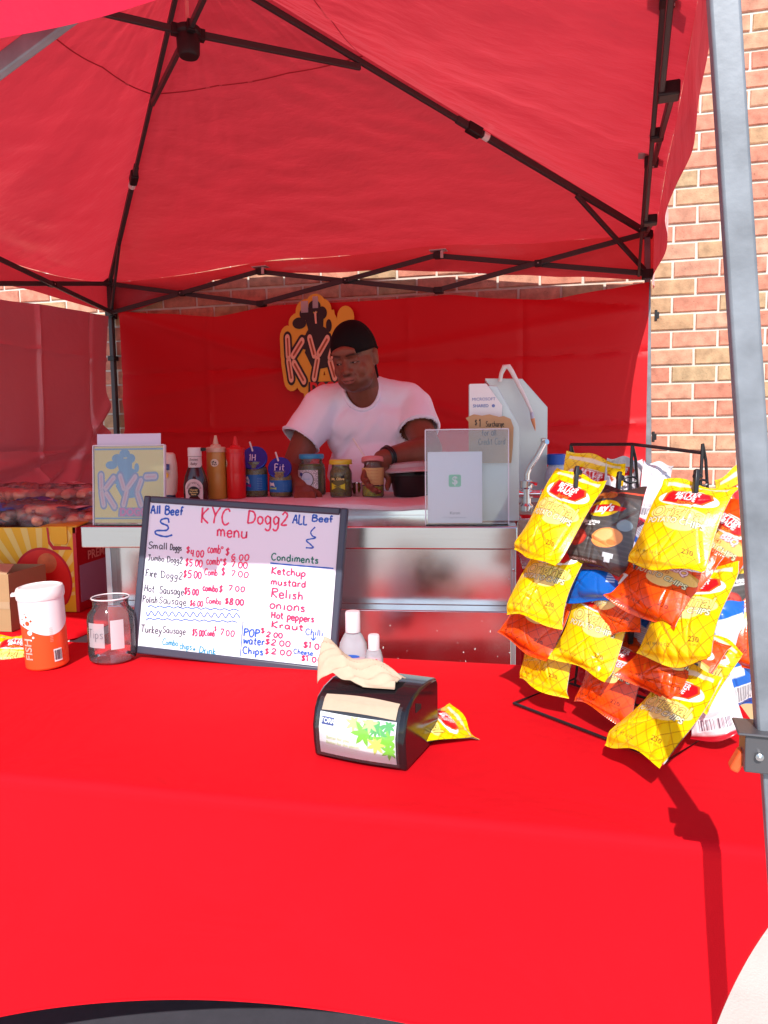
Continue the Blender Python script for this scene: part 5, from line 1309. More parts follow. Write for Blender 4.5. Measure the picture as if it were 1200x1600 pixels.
# bags of buns heaped in the carton
M_bag = glassy('crinkled clear bag', (.98, .84, .80), .10, .88)
M_bun = mat('baked bun', (.78, .36, .20), rough=.5, vary=.25, vscale=18)
rnd = random.Random(11)
BAGS = [(-.33, .12, .315, 15), (-.21, .14, .330, -25), (-.105, .13, .300, 25), (-.20, .30, .375, 8), (-.09, .33, .345, -12), (-.38, .30, .375, -30), (-.30, .22, .25, 5), (-.12, .22, .25, -10)]
for i, (x, y, z, a) in enumerate(BAGS):
    lbl = ['clear bag of buns with blue printed band at the left of the carton', 'clear bag of buns with blue stripe lying on the front of the heap', 'clear bag of buns slumped against the right flap of the carton', 'clear bag of buns with white diamond label on top of the heap', 'clear bag of buns behind the right flap of the carton', 'clear bag of buns at the far left back of the heap', 'clear bag of buns lowest in the carton on its left side', 'clear bag of buns lowest in the carton on its right side'][i]
    R = Matrix.Rotation(rad(a), 4, 'Z'); wp = Matrix.Translation(bx.location) @ Matrix.Rotation(rad(-6), 4, 'Z') @ Vector((x, y, z))
    bg_ = thing('bun_bag', lbl, 'bag of buns', tuple(wp), rad(a - 6), 'bags of buns heaped in the carton')
    m = MB()
    def bf(u, v, i=i):
        th = 2 * pi * u; ph = pi * v
        cx_ = (abs(cos(ph)) ** .8) * math.copysign(1, -cos(ph)) * .145
        rr_ = max(.0, sin(ph)) ** .5
        px, py, pz = cx_, rr_ * cos(th) * .095, rr_ * sin(th) * .040
        d = 1 + ns(px * 16 + i * 5, py * 20, pz * 20) * .30 + ns(px * 38, py * 42 + i, pz * 40) * .22
        return (px, py * d, pz * d)
    m.grid(bf, 40, 26); part('bag_film', m, M_bag, bg_, sharp=.5)
    for k in range(4):
        m = MB(); m.lathe([(0, -.062), (.018, -.056), (.023, -.02), (.023, .03), (.017, .056), (0, .062)], 16, tilt=Matrix.Rotation(rad(90), 3, 'X'), c=(-.085 + k * .055, 0.0, 0.0), sy=.9)
        part('bun', m, M_bun, bg_)
    T = MB()
    if i in (0,): 
        T.grid(lambda u, v: tuple(Vector(bf(.10 + .30 * v, .35 + .30 * u)) * 1.03), 12, 8); part('printed_band', T, mat('bright blue film', (.03, .14, .50), rough=.3), bg_)
    elif i in (1, 4, 2):
        T.grid(lambda u, v: tuple(Vector(bf(.22 + .07 * v, .28 + .40 * u)) * 1.03), 12, 3); part('printed_band', T, mat('navy film', (.05, .06, .22), rough=.3), bg_)
    if i in (3, 2, 1):
        T = MB(); T.add([tuple(Vector(bf(.25 + dx, .55 + dv)) * 1.06) for dx, dv in ((0, -.10), (.06, 0), (0, .10), (-.06, 0))], [(0, 1, 2, 3)]); part('diamond_label', T, mat('pinkish label', (.72, .52, .52), rough=.5), bg_, smooth=False)
# brown cardboard box in front of the carton
cb = thing('cardboard_box', 'open brown cardboard box in front of the yellow carton', 'box', (-1.125, 2.18, 0.742), rad(-9))
mb = MB(); w_, d_, h_ = .42, .18, .175
mb.box2((-w_, 0, 0), (0, .004, h_)); part('front_wall', mb, M_cardb, cb, smooth=False)
mb = MB(); mb.box2((-.004, .004, 0), (0, d_, h_)); mb.box2((-w_, d_, 0), (0, d_ + .004, h_)); mb.box2((-w_, .005, 0), (-w_ + .004, d_ - .001, h_)); mb.box2((-w_ + .005, .005, 0), (-.005, d_ - .001, .004)); part('box_walls', mb, M_cardb, cb, smooth=False)
mb = MB(); mb.box2((-w_, -.0012, h_ * .40), (-.0, -.0002, h_ * .52)); part('packing_tape', mb, mat('tan tape', (.42, .27, .15), rough=.3), cb, smooth=False)
mb = MB(); mb.add([(-w_, 0, h_), (-.004, 0, h_), (-.05, .10, h_ + .012), (-w_ + .03, .09, h_ + .02)], [(0, 1, 2, 3)]); part('flap', mb, mat('pale cardboard inside', (.50, .36, .20), rough=.85), cb, smooth=False, solid=.003)

# boxes on the ground behind the chip rack, to the right
gb = thing('cardboard_box', 'plain tan cardboard carton on the ground right of the cart beneath the variety pack', 'box', (1.10, 2.62, 0.0), rad(-8))
mb = MB(); mb.box2((0, 0, 0), (.52, .40, .50)); part('carton', mb, mat('light tan carton board', (.52, .34, .17), rough=.85, vary=.05, vscale=5), gb, bevel=.004)
mb = MB(); mb.box2((0, -.0014, .22), (.52, -.0004, .28)); part('packing_tape', mb, mat('silver tape', (.45, .45, .42), rough=.3), gb, smooth=False)
vb = thing('variety_carton', 'red and white variety pack carton on top of the tan cardboard carton', 'box', (1.12, 2.60, 0.502), rad(-8))
mb = MB(); mb.box2((0, 0, 0), (.44, .34, .29)); part('carton', mb, mat('signal red card', (.66, .02, .025), rough=.45), vb, bevel=.003)
mb = MB(); mb.poly([(.02, .16), (.42, .16), (.42, .255), (.02, .255)], -.0014); part('nutrition_panel', mb, M_paper, vb, smooth=False)
for k in range(9):
    mb = MB(); mb.poly([(.06, .17 + k * .009), (.40, .17 + k * .009), (.40, .172 + k * .009), (.06, .172 + k * .009)], -.0022); part('print_line', mb, mat('grey ink', (.22, .24, .30)), vb, smooth=False)
for z in (.085, .105, .125):
    mb = MB(); mb.poly([(.04, z), (.26, z), (.26, z + .012), (.04, z + .012)], -.0014); part('print_line', mb, mat('soft red print', (.75, .16, .16), rough=.5), vb, smooth=False)
mb = MB(); text_mb(mb, 'VARIETY', .040, lambda x, z: (.115 + x, -.0022, .045 + z), bold=.002); part('lettering', mb, M_paper, vb, smooth=False)
tr = thing('shoe_shaped_toy', 'small red and pink striped packet standing on the variety pack carton', 'packet', (1.13, 2.56, 0.793), rad(-8))
mb = MB(); mb.poly([(0, 0), (.12, 0), (.125, .03), (.07, .13), (.04, .15), (.01, .13)], 0, .03); part('packet', mb, mat('coral plastic', (.70, .07, .06), rough=.4), tr, bevel=.006)
tr.name = 'striped_packet'
for k in range(5):
    mb = MB(); mb.poly([(.03 + k * .006, .03 + k * .018), (.075, .036 + k * .016), (.075, .041 + k * .016), (.03 + k * .006, .036 + k * .018)], -.0016); part('stripe', mb, M_paper, tr, smooth=False)
# ================================================================== chip bags
PW, PH = 302, 426     # print resolution, about one sample per millimetre
gx, gz = np.meshgrid((np.arange(PW) + 0.5) / PW, (np.arange(PH) + 0.5) / PH)   # u 0..1, v 0..1
ASP = 0.145 / 0.205
class Canvas:
    def __init__(s, c): s.a = np.zeros((PH, PW, 3)); s.a[:] = lin(c)
    def fill(s, m, c, k=1.0):
        s.a[m] = s.a[m] * (1 - k) + np.array(lin(c)) * k; return s
    def ell(s, cx, cz, rx, rz, c, rot=0.0, k=1.0):
        x = (gx - cx) * ASP; z = gz - cz; cr, sr = cos(rot), sin(rot)
        X = x * cr + z * sr; Z = -x * sr + z * cr
        return s.fill((X / (rx * ASP)) ** 2 + (Z / rz) ** 2 < 1, c, k)
    def rect(s, x0, z0, x1, z1, c, k=1.0): return s.fill((gx > x0) & (gx < x1) & (gz > z0) & (gz < z1), c, k)
    def poly(s, P, c, k=1.0):
        ins = np.zeros(gx.shape, bool); n = len(P)
        for i in range(n):
            x0, z0 = P[i]; x1, z1 = P[(i + 1) % n]
            if z0 == z1: continue
            cnd = ((z0 > gz) != (z1 > gz)) & (gx < (x1 - x0) * (gz - z0) / (z1 - z0) + x0)
            ins ^= cnd
        return s.fill(ins, c, k)
    def text(s, t, cx, cz, size, c, rot=0.0, bold=0.0, shear=0.0, align='CENTER', space=1.0, halo=None):
        vs, fs = text_tris(t, 1.0, bold=bold, shear=shear, align=align, space=space)
        cr, sr = cos(rot), sin(rot)
        V = [(((x * cr - y * sr) * size) / ASP + cx, (x * sr + y * cr) * size + cz) for x, y in vs]
        m = np.zeros(gx.shape, bool)
        for f in fs:
            P = [V[i] for i in f]
            x0 = max(0, int((min(p[0] for p in P)) * PW - 1)); x1 = min(PW, int(max(p[0] for p in P) * PW + 2))
            z0 = max(0, int((min(p[1] for p in P)) * PH - 1)); z1 = min(PH, int(max(p[1] for p in P) * PH + 2))
            if x1 <= x0 or z1 <= z0: continue
            X = gx[z0:z1, x0:x1]; Z = gz[z0:z1, x0:x1]; ins = np.zeros(X.shape, bool); n = len(P)
            for i in range(n):
                a, b = P[i], P[(i + 1) % n]
                if a[1] == b[1]: continue
                ins ^= ((a[1] > Z) != (b[1] > Z)) & (X < (b[0] - a[0]) * (Z - a[1]) / (b[1] - a[1]) + a[0])
            m[z0:z1, x0:x1] |= ins
        if halo:
            h = m.copy()
            for dz in (-2, -1, 0, 1, 2):
                for dx in (-2, -1, 0, 1, 2): h |= np.roll(np.roll(m, dz, 0), dx, 1)
            s.fill(h, halo)
        return s.fill(m, c)
def lattice(cv, c):
    d1 = (gx * ASP * 1.0 + gz * 0.85); d2 = (gx * ASP * 1.0 - gz * 0.85)
    cv.fill((np.abs((d1 / .135) % 1 - .5) < .036), c, .85); cv.fill((np.abs((d2 / .135) % 1 - .5) < .036), c, .85)
def shield(cv, cx, cz, k=1.0):
    P = [(cx - .20 * k, cz + .030 * k), (cx - .17 * k, cz + .062 * k), (cx, cz + .052 * k), (cx + .19 * k, cz + .050 * k), (cx + .23 * k, cz + .012 * k), (cx + .17 * k, cz - .045 * k), (cx - .02 * k, cz - .060 * k), (cx - .20 * k, cz - .040 * k)]
    Q = [((x - cx) * 1.10 + cx, (z - cz) * 1.13 + cz) for x, z in P]
    cv.poly(Q, 'c8601c'); cv.poly(P, 'd6141c')
def head(cv):
    cv.ell(.50, .745, .42, .105, 'f0ece8'); shield(cv, .485, .755, 1.45)
    cv.text('BETTER', .49, .800, .078, 'ffffff', bold=.012, rot=-.05); cv.text('MADE', .49, .745, .078, 'ffffff', bold=.012, rot=-.05)
    cv.text('Special', .50, .692, .058, 'f0902a', shear=.3)
def yellow():
    cv = Canvas('f2c602'); lattice(cv, 'b07408'); head(cv)
    cv.text('since 1930', .45, .650, .028, '3a3a80', bold=.01)
    cv.ell(.62, .535, .32, .085, 'f7dc82'); cv.ell(.34, .555, .26, .08, 'f7dc82'); cv.ell(.56, .44, .20, .065, 'f7dc82')
    cv.text('Original', .50, .560, .172, 'f6e070', bold=.012, halo='4a3f18')
    cv.text('POTATO CHIPS', .48, .462, .082, 'f7f0c0', bold=.015, halo='4a5540')
    cv.text('NET WT 1.5 OZ', .27, .125, .036, '5a3c10', bold=.01)
    cv.text('230', .76, .20, .066, '5a3c10', bold=.01); cv.text('CALORIES', .76, .155, .024, '5a3c10')
    cv.rect(.05, .035, .95, .060, 'd08c10', .5)
    cv.rect(.08, .915, .92, .955, 'e8dfc8', .8)
    return cv.a
def orange(lbl='220'):
    cv = Canvas('e64a06'); lattice(cv, 'a02c04'); head(cv)
    cv.poly([(.04, .50), (.96, .56), (.94, .63), (.70, .655), (.40, .64), (.04, .62)], 'c8963c'); cv.ell(.30, .56, .25, .075, 'ecc06a'); cv.ell(.70, .56, .26, .07, 'ecc06a'); cv.ell(.52, .44, .20, .075, 'f0cc80')
    cv.text('BBQ', .66, .615, .095, 'f4dce4', bold=.02, shear=.2, halo='9a2a48')
    cv.text('FLAVORED', .40, .545, .055, 'a03410', bold=.01)
    cv.text('POTATO CHIPS', .48, .478, .082, 'f7f0c0', bold=.015, halo='4a5540')
    cv.text('NET WT 1.5 OZ', .27, .115, .036, '501808', bold=.01)
    cv.text(lbl, .76, .19, .066, '501808', bold=.01); cv.text('CALORIES', .76, .145, .024, '501808')
    cv.rect(.03, .03, .97, .055, '981008', .6)
    return cv.a
def whiteshield():
    cv = Canvas('cfc8cc'); cv.ell(.5, .80, .4, .09, 'dcd8da'); shield(cv, .5, .80, 1.2)
    cv.text('BETTER', .50, .828, .055, 'ffffff', bold=.01); cv.text('MADE', .50, .792, .055, 'ffffff', bold=.01)
    cv.rect(0, 0, 1, .30, 'd4141c')
    return cv.a
def barbecue():
    cv = Canvas('4c4644')
    for k in range(12):
        cv.rect(0, .05 + k * .055, 1, .068 + k * .055, '5e5856', .5)
    cv.rect(0, 0, 1, .13, '3a2420'); cv.rect(0, .86, 1, 1, '3c3632'); cv.rect(.45, .905, 1, .925, 'e0543c')
    cv.ell(.22, .84, .17, .05, 'c97a3c'); cv.ell(.48, .87, .15, .045, 'b96a30')
    cv.ell(.50, .70, .26, .10, 'f5c816', rot=.2)
    cv.poly([(.16, .655), (.34, .735), (.62, .755), (.84, .735), (.80, .70), (.62, .665), (.40, .645), (.30, .62)], 'd4141c')
    cv.text("Lay's", .50, .695, .120, 'ffffff', bold=.035, shear=.25, rot=.18)
    cv.text('Barbecue', .36, .535, .060, 'ffffff', bold=.03); cv.rect(.26, .49, .46, .503, 'ffffff')
    cv.ell(.18, .34, .17, .10, 'b0302a'); cv.ell(.18, .34, .145, .083, 'cf4a3a'); cv.ell(.17, .345, .08, .045, 'b43028'); cv.ell(.17, .35, .045, .025, 'd86a58')
    cv.ell(.66, .38, .22, .105, 'e89450', rot=.4); cv.ell(.62, .40, .14, .06, 'f2ac6c', rot=.6); cv.ell(.74, .34, .06, .03, 'cf7434')
    cv.ell(.86, .55, .10, .06, '8aa0ac', rot=.5, k=.7)
    cv.rect(.66, .17, .80, .22, 'c8ccd0'); cv.rect(.69, .12, .77, .17, 'c8ccd0')
    cv.text('FLAVORED POTATO CHIPS', .36, .095, .026, 'b8908a')
    return cv.a
def blue():
    cv = Canvas('0a5cb4')
    cv.fill(gz > .62, '0a4c9c'); 
    cv.poly([(.20, .66), (.50, .66), (.36, .47)], 'f0ac1e'); cv.poly([(.48, .66), (.80, .66), (.62, .47)], 'f2b428'); cv.poly([(.30, .66), (.9, .66), (.9, .78), (.2, .78)], 'e89c18')
    cv.ell(.5, .84, .3, .07, 'e8e8ea')
    for k in range(4): cv.rect(.80, .20 + k * .028, .92, .216 + k * .028, 'cfdcf0', .8)
    cv.text('NET WT', .18, .16, .024, 'cfdcf0'); cv.text('140', .86, .33, .040, 'cfdcf0')
    return cv.a
def backprint(base, panel, seed=0, top='f4f0ea'):
    cv = Canvas(base); rr = random.Random(seed)
    cv.rect(.10, .50, .90, .88, panel)
    for k in range(14): cv.rect(.14, .52 + k * .024, .14 + rr.uniform(.5, .72), .530 + k * .024, '8a8a90', .7)
    cv.rect(.10, .34, .55, .44, panel)
    cv.rect(.14, .09, .80, .25, 'f6f2f0')
    x = .18
    while x < .76:
        w_ = rr.choice((.008, .012, .02)); cv.rect(x, .10, x + w_, .24, '40303c'); x += w_ + rr.choice((.010, .016))
    return cv.a
def whiteback():
    cv = Canvas('cdc6c8'); rr = random.Random(5)
    cv.rect(.06, .30, .94, .84, 'd8d6dc')
    for k in range(20): cv.rect(.10, .33 + k * .025, .10 + rr.uniform(.4, .8), .338 + k * .025, '8890b0', .7)
    cv.rect(0, 0, 1, .05, 'b01828'); cv.rect(.1, .09, .8, .24, 'e4e0e4')
    x = .14
    while x < .76:
        w_ = rr.choice((.008, .012, .02)); cv.rect(x, .10, x + w_, .22, '5a4a58'); x += w_ + rr.choice((.010, .016))
    return cv.a
ART = {'Y': yellow(), 'O': orange(), 'K': barbecue(), 'B': blue(), 'W': whiteback(), 'WS': whiteshield(), 'BB': backprint('1660b8', 'd8dcec', 1), 'RB': backprint('a8182c', 'e8d8dc', 2), 'YB': backprint('fcd800', 'f4efd8', 3), 'OB': backprint('f05a0c', 'f3e3d6', 4)}
ART = {k: a.reshape(PH // 2, 2, PW // 2, 2, 3).mean((1, 3)) for k, a in ART.items()}
PW, PH = PW // 2, PH // 2
BACKOF = {'Y': 'W', 'O': 'W', 'K': 'RB', 'B': 'BB', 'W': 'W', 'WS': 'W', 'BB': 'B', 'RB': 'RB', 'YB': 'Y', 'OB': 'O'}
def bagmat():
    m = mat('glossy printed film', (1, 1, 1), rough=.30, spec=.55, attr='print', bump=.22, bscale=26, bdist=.006, bump2=(95, .15, .002), coat=.08, rvary=.05, vscale=20)
    return m
M_film = bagmat()
_bagmesh = {}
def bag_mesh(kind, W, L, seed, puff=1.0, fine=True):
    key = (kind, round(W, 3), round(L, 3), seed, puff)
    if key in _bagmesh: return _bagmesh[key]
    rr = random.Random(seed * 7 + 1)
    ph = [rr.uniform(0, 6.28) for _ in range(12)]
    cre = [(rr.uniform(-1.3, 1.3), rr.uniform(.05, .95), rr.choice([rr.uniform(.03, .35), rr.uniform(.6, .97)]), rr.uniform(.5, 1.5), rr.uniform(.012, .022)) for _ in range(13)]
    lum = [(rr.uniform(.15, .85), rr.uniform(.15, .80)) for _ in range(5)]
    def surf(NU, NV):
        U, V = np.meshgrid(np.linspace(0, 1, NU + 1), np.linspace(0, 1, NV + 1))
        full = np.clip(np.sin(pi * np.clip((V - .045) / .91, 0, 1)), 0, 1) ** .55
        nar = (1 - .115 * np.sin(pi * V) ** .8) * (1 - .10 * np.clip((V - .5) / .5, 0, 1) ** 2)
        X = (U - .5) * W * nar; Z = -L + V * L
        side = np.clip(np.sin(pi * U), 0, 1) ** .75
        H = .0195 * puff * W / .145 * full * side * (1 + .25 * np.sin(V * 2.6 + ph[0]) - .30 * V)
        ed = np.exp(-((V - .03) / .09) ** 2) + np.exp(-((V - .97) / .12) ** 2)
        fan = np.abs(np.sin(U * 13 + ph[1] + 2 * np.sin(U * 5 + ph[2])))
        H = H + ed * .0040 * (fan - .5)
        for (a, cx_, cz_, am, wd_) in cre:
            du = (U - cx_); dv = (V - cz_) * 1.4
            p = du * cos(a) + dv * sin(a); q = -du * sin(a) + dv * cos(a)
            env = np.exp(-(q / .24) ** 2) * side * full
            H = H - .0040 * am * np.exp(-np.abs(p) / wd_) * env + .0022 * am * np.exp(-np.abs(p - .05) / .03) * env
        for (cx_, cz_) in lum:
            H = H + .0022 * puff * np.exp(-((U - cx_) / .14) ** 2 - ((V - cz_) / .11) ** 2)
        crimp = (V < .032) | (V > .968)
        H = np.where(crimp, .0006 + .0005 * np.sin(U * 120) ** 2, np.maximum(H, .0008))
        bend = .010 * np.sin(U * pi * 1.3 + ph[3]) * (V - .5) + .006 * np.sin(V * 5 + ph[4])
        curl = .014 * np.exp(-(V / .06) ** 2) * np.sin(U * pi * 1.4 + ph[5]) + .008 * np.exp(-((1 - V) / .06) ** 2) * np.sin(U * 4 + ph[6])
        zc = .005 * np.exp(-(V / .05) ** 2) * np.sin(U * 6 + ph[7]) + .004 * np.exp(-((1 - V) / .05) ** 2) * np.sin(U * 9 + ph[8])
        return U, V, X, H, bend + curl, Z + zc
    def faces(NU, NV, base, flip):
        i, j = np.meshgrid(np.arange(NU), np.arange(NV)); b = (j * (NU + 1) + i).ravel() + base
        F = np.stack([b, b + 1, b + NU + 2, b + NU + 1], 1)
        return F[:, ::-1] if flip else F
    nu, nv = (150, 212) if fine else (76, 106)
    U, V, X, H, off, Z = surf(nu, nv)
    co = [np.stack([X.ravel(), (-H + off).ravel(), Z.ravel()], 1)]
    ui = np.clip((U * PW).astype(int), 0, PW - 1); vi = np.clip((V * PH).astype(int), 0, PH - 1)
    cl = [ART[kind][vi, ui].reshape(-1, 3)]
    F = [faces(nu, nv, 0, False)]
    mu, mv = 50, 53 * (2 if fine else 2)
    U, V, X, H, off, Z = surf(mu, mv)
    co.append(np.stack([X.ravel(), (H * .85 - .0002 + off).ravel(), Z.ravel()], 1))
    ui = np.clip((U * PW).astype(int), 0, PW - 1); vi = np.clip((V * PH).astype(int), 0, PH - 1)
    cl.append(ART[BACKOF[kind]][vi, PW - 1 - ui].reshape(-1, 3)); F.append(faces(mu, mv, (nu + 1) * (nv + 1), True))
    co = np.concatenate(co); cl = np.concatenate(cl); F = np.concatenate(F)
    me = bpy.data.meshes.new('chip_bag_film'); me.from_pydata(co.tolist(), [], [tuple(r) for r in F.tolist()])
    me.materials.append(M_film)
    me.polygons.foreach_set('use_smooth', [True] * len(me.polygons))
    col = np.ones((len(co), 4)); col[:, :3] = cl
    at = me.color_attributes.new('print', 'FLOAT_COLOR', 'POINT'); at.data.foreach_set('color', col.ravel().astype(np.float32))
    me.update(); _bagmesh[key] = me
    return me
_n = [0]
def chip_bag(kind, label, loc, rot, W, L, seed, puff=1.0, group='chip bags clipped to the wire rack'):
    o = thing('chip_bag', label, 'chip bag', loc, 0, group, rot=(rad(rot[0]), rad(rot[1]), rad(rot[2])))
    f = bpy.data.objects.new('bag_film', bag_mesh(kind, W, L, seed, puff, seed < 20)); COL.objects.link(f); f.parent = o
    return o
FB = [
('Y', 'yellow original chip bag clipped at the top left of the rack', (0.387, 1.429, 1.227), (-35, 10, -61), .146, .190, 1),
('K', 'dark grey barbecue chip bag hanging in the top row between two yellow bags', (0.448, 1.408, 1.204), (-26, 2, -56), .156, .168, 2),
('Y', 'largest looking yellow original chip bag at the top right of the rack', (0.545, 1.268, 1.218), (-37, 4, -53), .146, .168, 3),
('Y', 'yellow original chip bag second from the top in the left column', (0.357, 1.458, 1.105), (-30, 0, -54), .146, .180, 4),
('B', 'bright blue chip bag with orange triangles under the dark barbecue bag', (0.440, 1.445, 1.150), (-26, -10, -58), .146, .182, 5),
('O', 'orange chip bag below the top right yellow bag', (0.537, 1.290, 1.115), (-36, 12, -58), .146, .158, 6),
('Y', 'yellow original chip bag in the middle of the right column', (0.557, 1.262, 1.078), (-37, -10, -62), .146, .185, 7),
('O', 'small looking orange chip bag in the centre of the rack under the blue bag', (0.428, 1.388, 1.058), (-14, -22, -62), .140, .138, 8),
('Y', 'yellow original chip bag low in the centre column left of the small orange bag', (0.434, 1.391, 1.021), (-28, 5, -55), .146, .173, 9),
('O', 'orange chip bag third from the top in the left column', (0.345, 1.485, 1.019), (-21, 12, -54), .146, .161, 10),
('Y', 'yellow chip bag at the bottom of the left column', (0.368, 1.495, 0.943), (-25, 1, -58), .146, .163, 11),
('O', 'orange chip bag at the bottom of the centre column just above the table', (0.468, 1.379, 0.920), (-30, 3, -62), .145, .155, 12),
('O', 'orange chip bag above the lowest yellow bag on the right', (0.542, 1.264, 0.967), (-42, 12, -55), .145, .142, 13),
('Y', 'yellow original chip bag hanging lowest at the front right corner of the rack', (0.520, 1.214, 0.907), (-47, -5, -70), .145, .180, 14)]
for kd, lb, lo, ro, W_, L_, sd_ in FB:
    chip_bag(kd, lb, lo, ro, W_, L_, sd_, 1.0)
BK = [
('YB', 'yellow chip bag seen from behind above the top left bag', (0.430, 1.50, 1.262), (-18, -10, 150), .140, .17, 21),
('WS', 'white chip bag with red shield logo at the top centre of the rack', (0.485, 1.49, 1.258), (-6, 4, 6), .085, .13, 22),
('W', 'white chip bag back with small print beside the top right yellow bag', (0.540, 1.45, 1.250), (-8, 10, -8), .060, .12, 23),
('Y', 'yellow chip bag tucked behind the top right bag against the brick wall', (0.655, 1.36, 1.245), (-10, -24, 10), .135, .19, 24),
('BB', 'blue chip bag standing edge on between the barbecue and right yellow bag', (0.545, 1.40, 1.170), (-24, 20, -75), .135, .17, 25),
('O', 'orange chip bag edge showing to the right of the top right yellow bag', (0.640, 1.30, 1.175), (-24, 22, -58), .130, .17, 26),
('YB', 'yellow backed chip bag at the far right near the pole', (0.700, 1.37, 1.170), (-6, -14, 30), .125, .19, 27),
('K', 'dark chip bag showing behind the yellow one on the right side', (0.640, 1.345, 1.120), (-14, -10, 0), .130, .18, 28),
('RB', 'crimson chip bag back with white barcode on the far right', (0.655, 1.37, 1.040), (-4, -14, 8), .095, .175, 29),
('O', 'orange chip bag half hidden behind the middle right yellow bag', (0.655, 1.32, 1.055), (-16, 10, -40), .130, .17, 30),
('BB', 'blue chip bag back with barcode hanging on the right near the table edge', (0.603, 1.300, 1.000), (-6, -14, 12), .085, .200, 31),
('O', 'orange chip bag behind the lower centre bags', (0.500, 1.42, 1.020), (-14, 18, -50), .130, .17, 32),
('W', 'white backed chip bag with crimson edge low on the right of the rack', (0.553, 1.29, 0.925), (-12, -14, -5), .095, .160, 33),
('Y', 'yellow chip bag behind the lowest right bags catching the shadow', (0.578, 1.262, 0.955), (-24, 26, -45), .120, .12, 34),
('RB', 'crimson chip bag deep behind the lower left bags', (0.470, 1.50, 0.960), (-8, 0, -45), .130, .17, 35),
('O', 'orange chip bag filling the gap behind the two right hand yellow bags', (0.585, 1.355, 1.130), (-20, 8, -48), .130, .18, 37),
('BB', 'blue backed chip bag deep in the middle of the rack', (0.500, 1.44, 1.110), (-14, 4, -52), .130, .17, 38),
('RB', 'crimson chip bag low in the middle behind the orange bags', (0.520, 1.36, 0.965), (-18, 8, -50), .130, .15, 39),
('Y', 'yellow chip bag behind the centre of the rack left of the small orange bag', (0.440, 1.47, 1.075), (-20, 12, -52), .130, .18, 36)]
for kd, lb, lo, ro, W_, L_, sd_ in BK:
    chip_bag(kd, lb, lo, ro, W_, L_, sd_, .8)
# loose bags
chip_bag('Y', 'yellow chip bag lying on the table behind the napkin dispenser', (0.150, 1.385, 0.764), (-84, 4, -70), .135, .17, 41, .9, group='chip bags lying on the tables')
chip_bag('Y', 'yellow chip bag lying at the far left edge in front of the cardboard box', (-1.00, 2.00, 0.775), (-62, 6, 6), .150, .19, 42, 1.0, group='chip bags lying on the tables')

# ------------------------------------------------------------------ wire rack
RO = Vector((0.452, 1.443, 0.7425))
rk = thing('wire_chip_rack', 'black wire display rack on the red table holding rows of chip bags on clips', 'display rack', tuple(RO), 0)
M_wire = mat('black wire', (.014, .012, .013), rough=.35)
def rl(x, y, z): return Vector((x, y, z)) - RO
b0, b1, b2, b3 = (0.268, 1.509), (0.477, 1.219), (0.657, 1.384), (0.448, 1.674)
zb = .746
mb = MB(); mb.tube([rl(*p, zb) for p in (b0, b1, b2, b3)], .0032, 8, closed=True); part('base_loop', mb, M_wire, rk)
mb = MB(); mb.tube([rl(.62, 1.35, zb), rl(.41, 1.64, zb)], .0030, 8); mb.tube([rl(.60, 1.335, zb), rl(.575, 1.365, zb), rl(.60, 1.39, zb)], .0028, 8); part('base_cross_wire', mb, M_wire, rk)
tops = [(0.405, 1.60), (0.492, 1.465), (0.575, 1.335)]
ZT = 1.286
mb = MB(); mb.tube([rl(tops[0][0], tops[0][1], ZT), rl(tops[1][0], tops[1][1], ZT), rl(tops[2][0], tops[2][1], ZT - .016)], .0034, 8); part('top_bar', mb, M_wire, rk)
for i, (x, y) in enumerate(tops):
    fxx, fyy = (x + .065, y + .045)
    mb = MB(); mb.tube([rl(x, y, ZT), rl(x - .004, y - .003, ZT - .10), rl(x - .008, y - .008, ZT - .14)], .0032, 8); part('hanger', mb, M_wire, rk)
    mb = MB(); mb.tube([rl(x, y, ZT), rl(x + .01, y + .008, ZT - .03), rl(fxx * .5 + .5 * x + .01, fyy * .5 + .5 * y, .95), rl(x + .02, y + .02, zb)], .0030, 8); part('upright', mb, M_wire, rk)
    q = (x - .004, y - .003, ZT - .070)
    mb = MB(); mb.tube([rl(q[0] + .013 * cos(a), q[1] - .002, q[2] + .006 * sin(a)) for a in [2 * pi * k / 14 for k in range(14)]], .0024, 6, closed=True); part('clip_ring', mb, M_wire, rk)
CLP = [(0.372, 1.420, 1.216), (0.455, 1.425, 1.204), (0.533, 1.258, 1.214)]
for (x, y, z) in CLP:
    mb = MB(); mb.bar(rl(x, y, z + .030), rl(x - .006, y - .010, z - .012), .012, .008, up=(1, 0, 0)); mb.tube([rl(x + .008, y, z + .018), rl(x - .006, y - .004, z + .018)], .006, 8); part('spring_clip', mb, M_blackp, rk, bevel=.002)
for (kd, lb, lo, ro, W_, L_, sd_) in FB[3:]:
    x, y, z = lo
    mb = MB(); mb.bar(rl(x, y + .002, z + .012), rl(x - .004, y - .006, z - .012), .012, .008, up=(1, 0, 0)); part('spring_clip', mb, M_blackp, rk)
    j = 0 if x < .40 else (1 if x < .50 else 2)
    tx, ty = tops[j]
    mb = MB(); mb.tube([rl(x, y, z), rl(tx + .02, ty + .02, z + .01)], .0022, 6); part('arm_wire', mb, M_wire, rk)
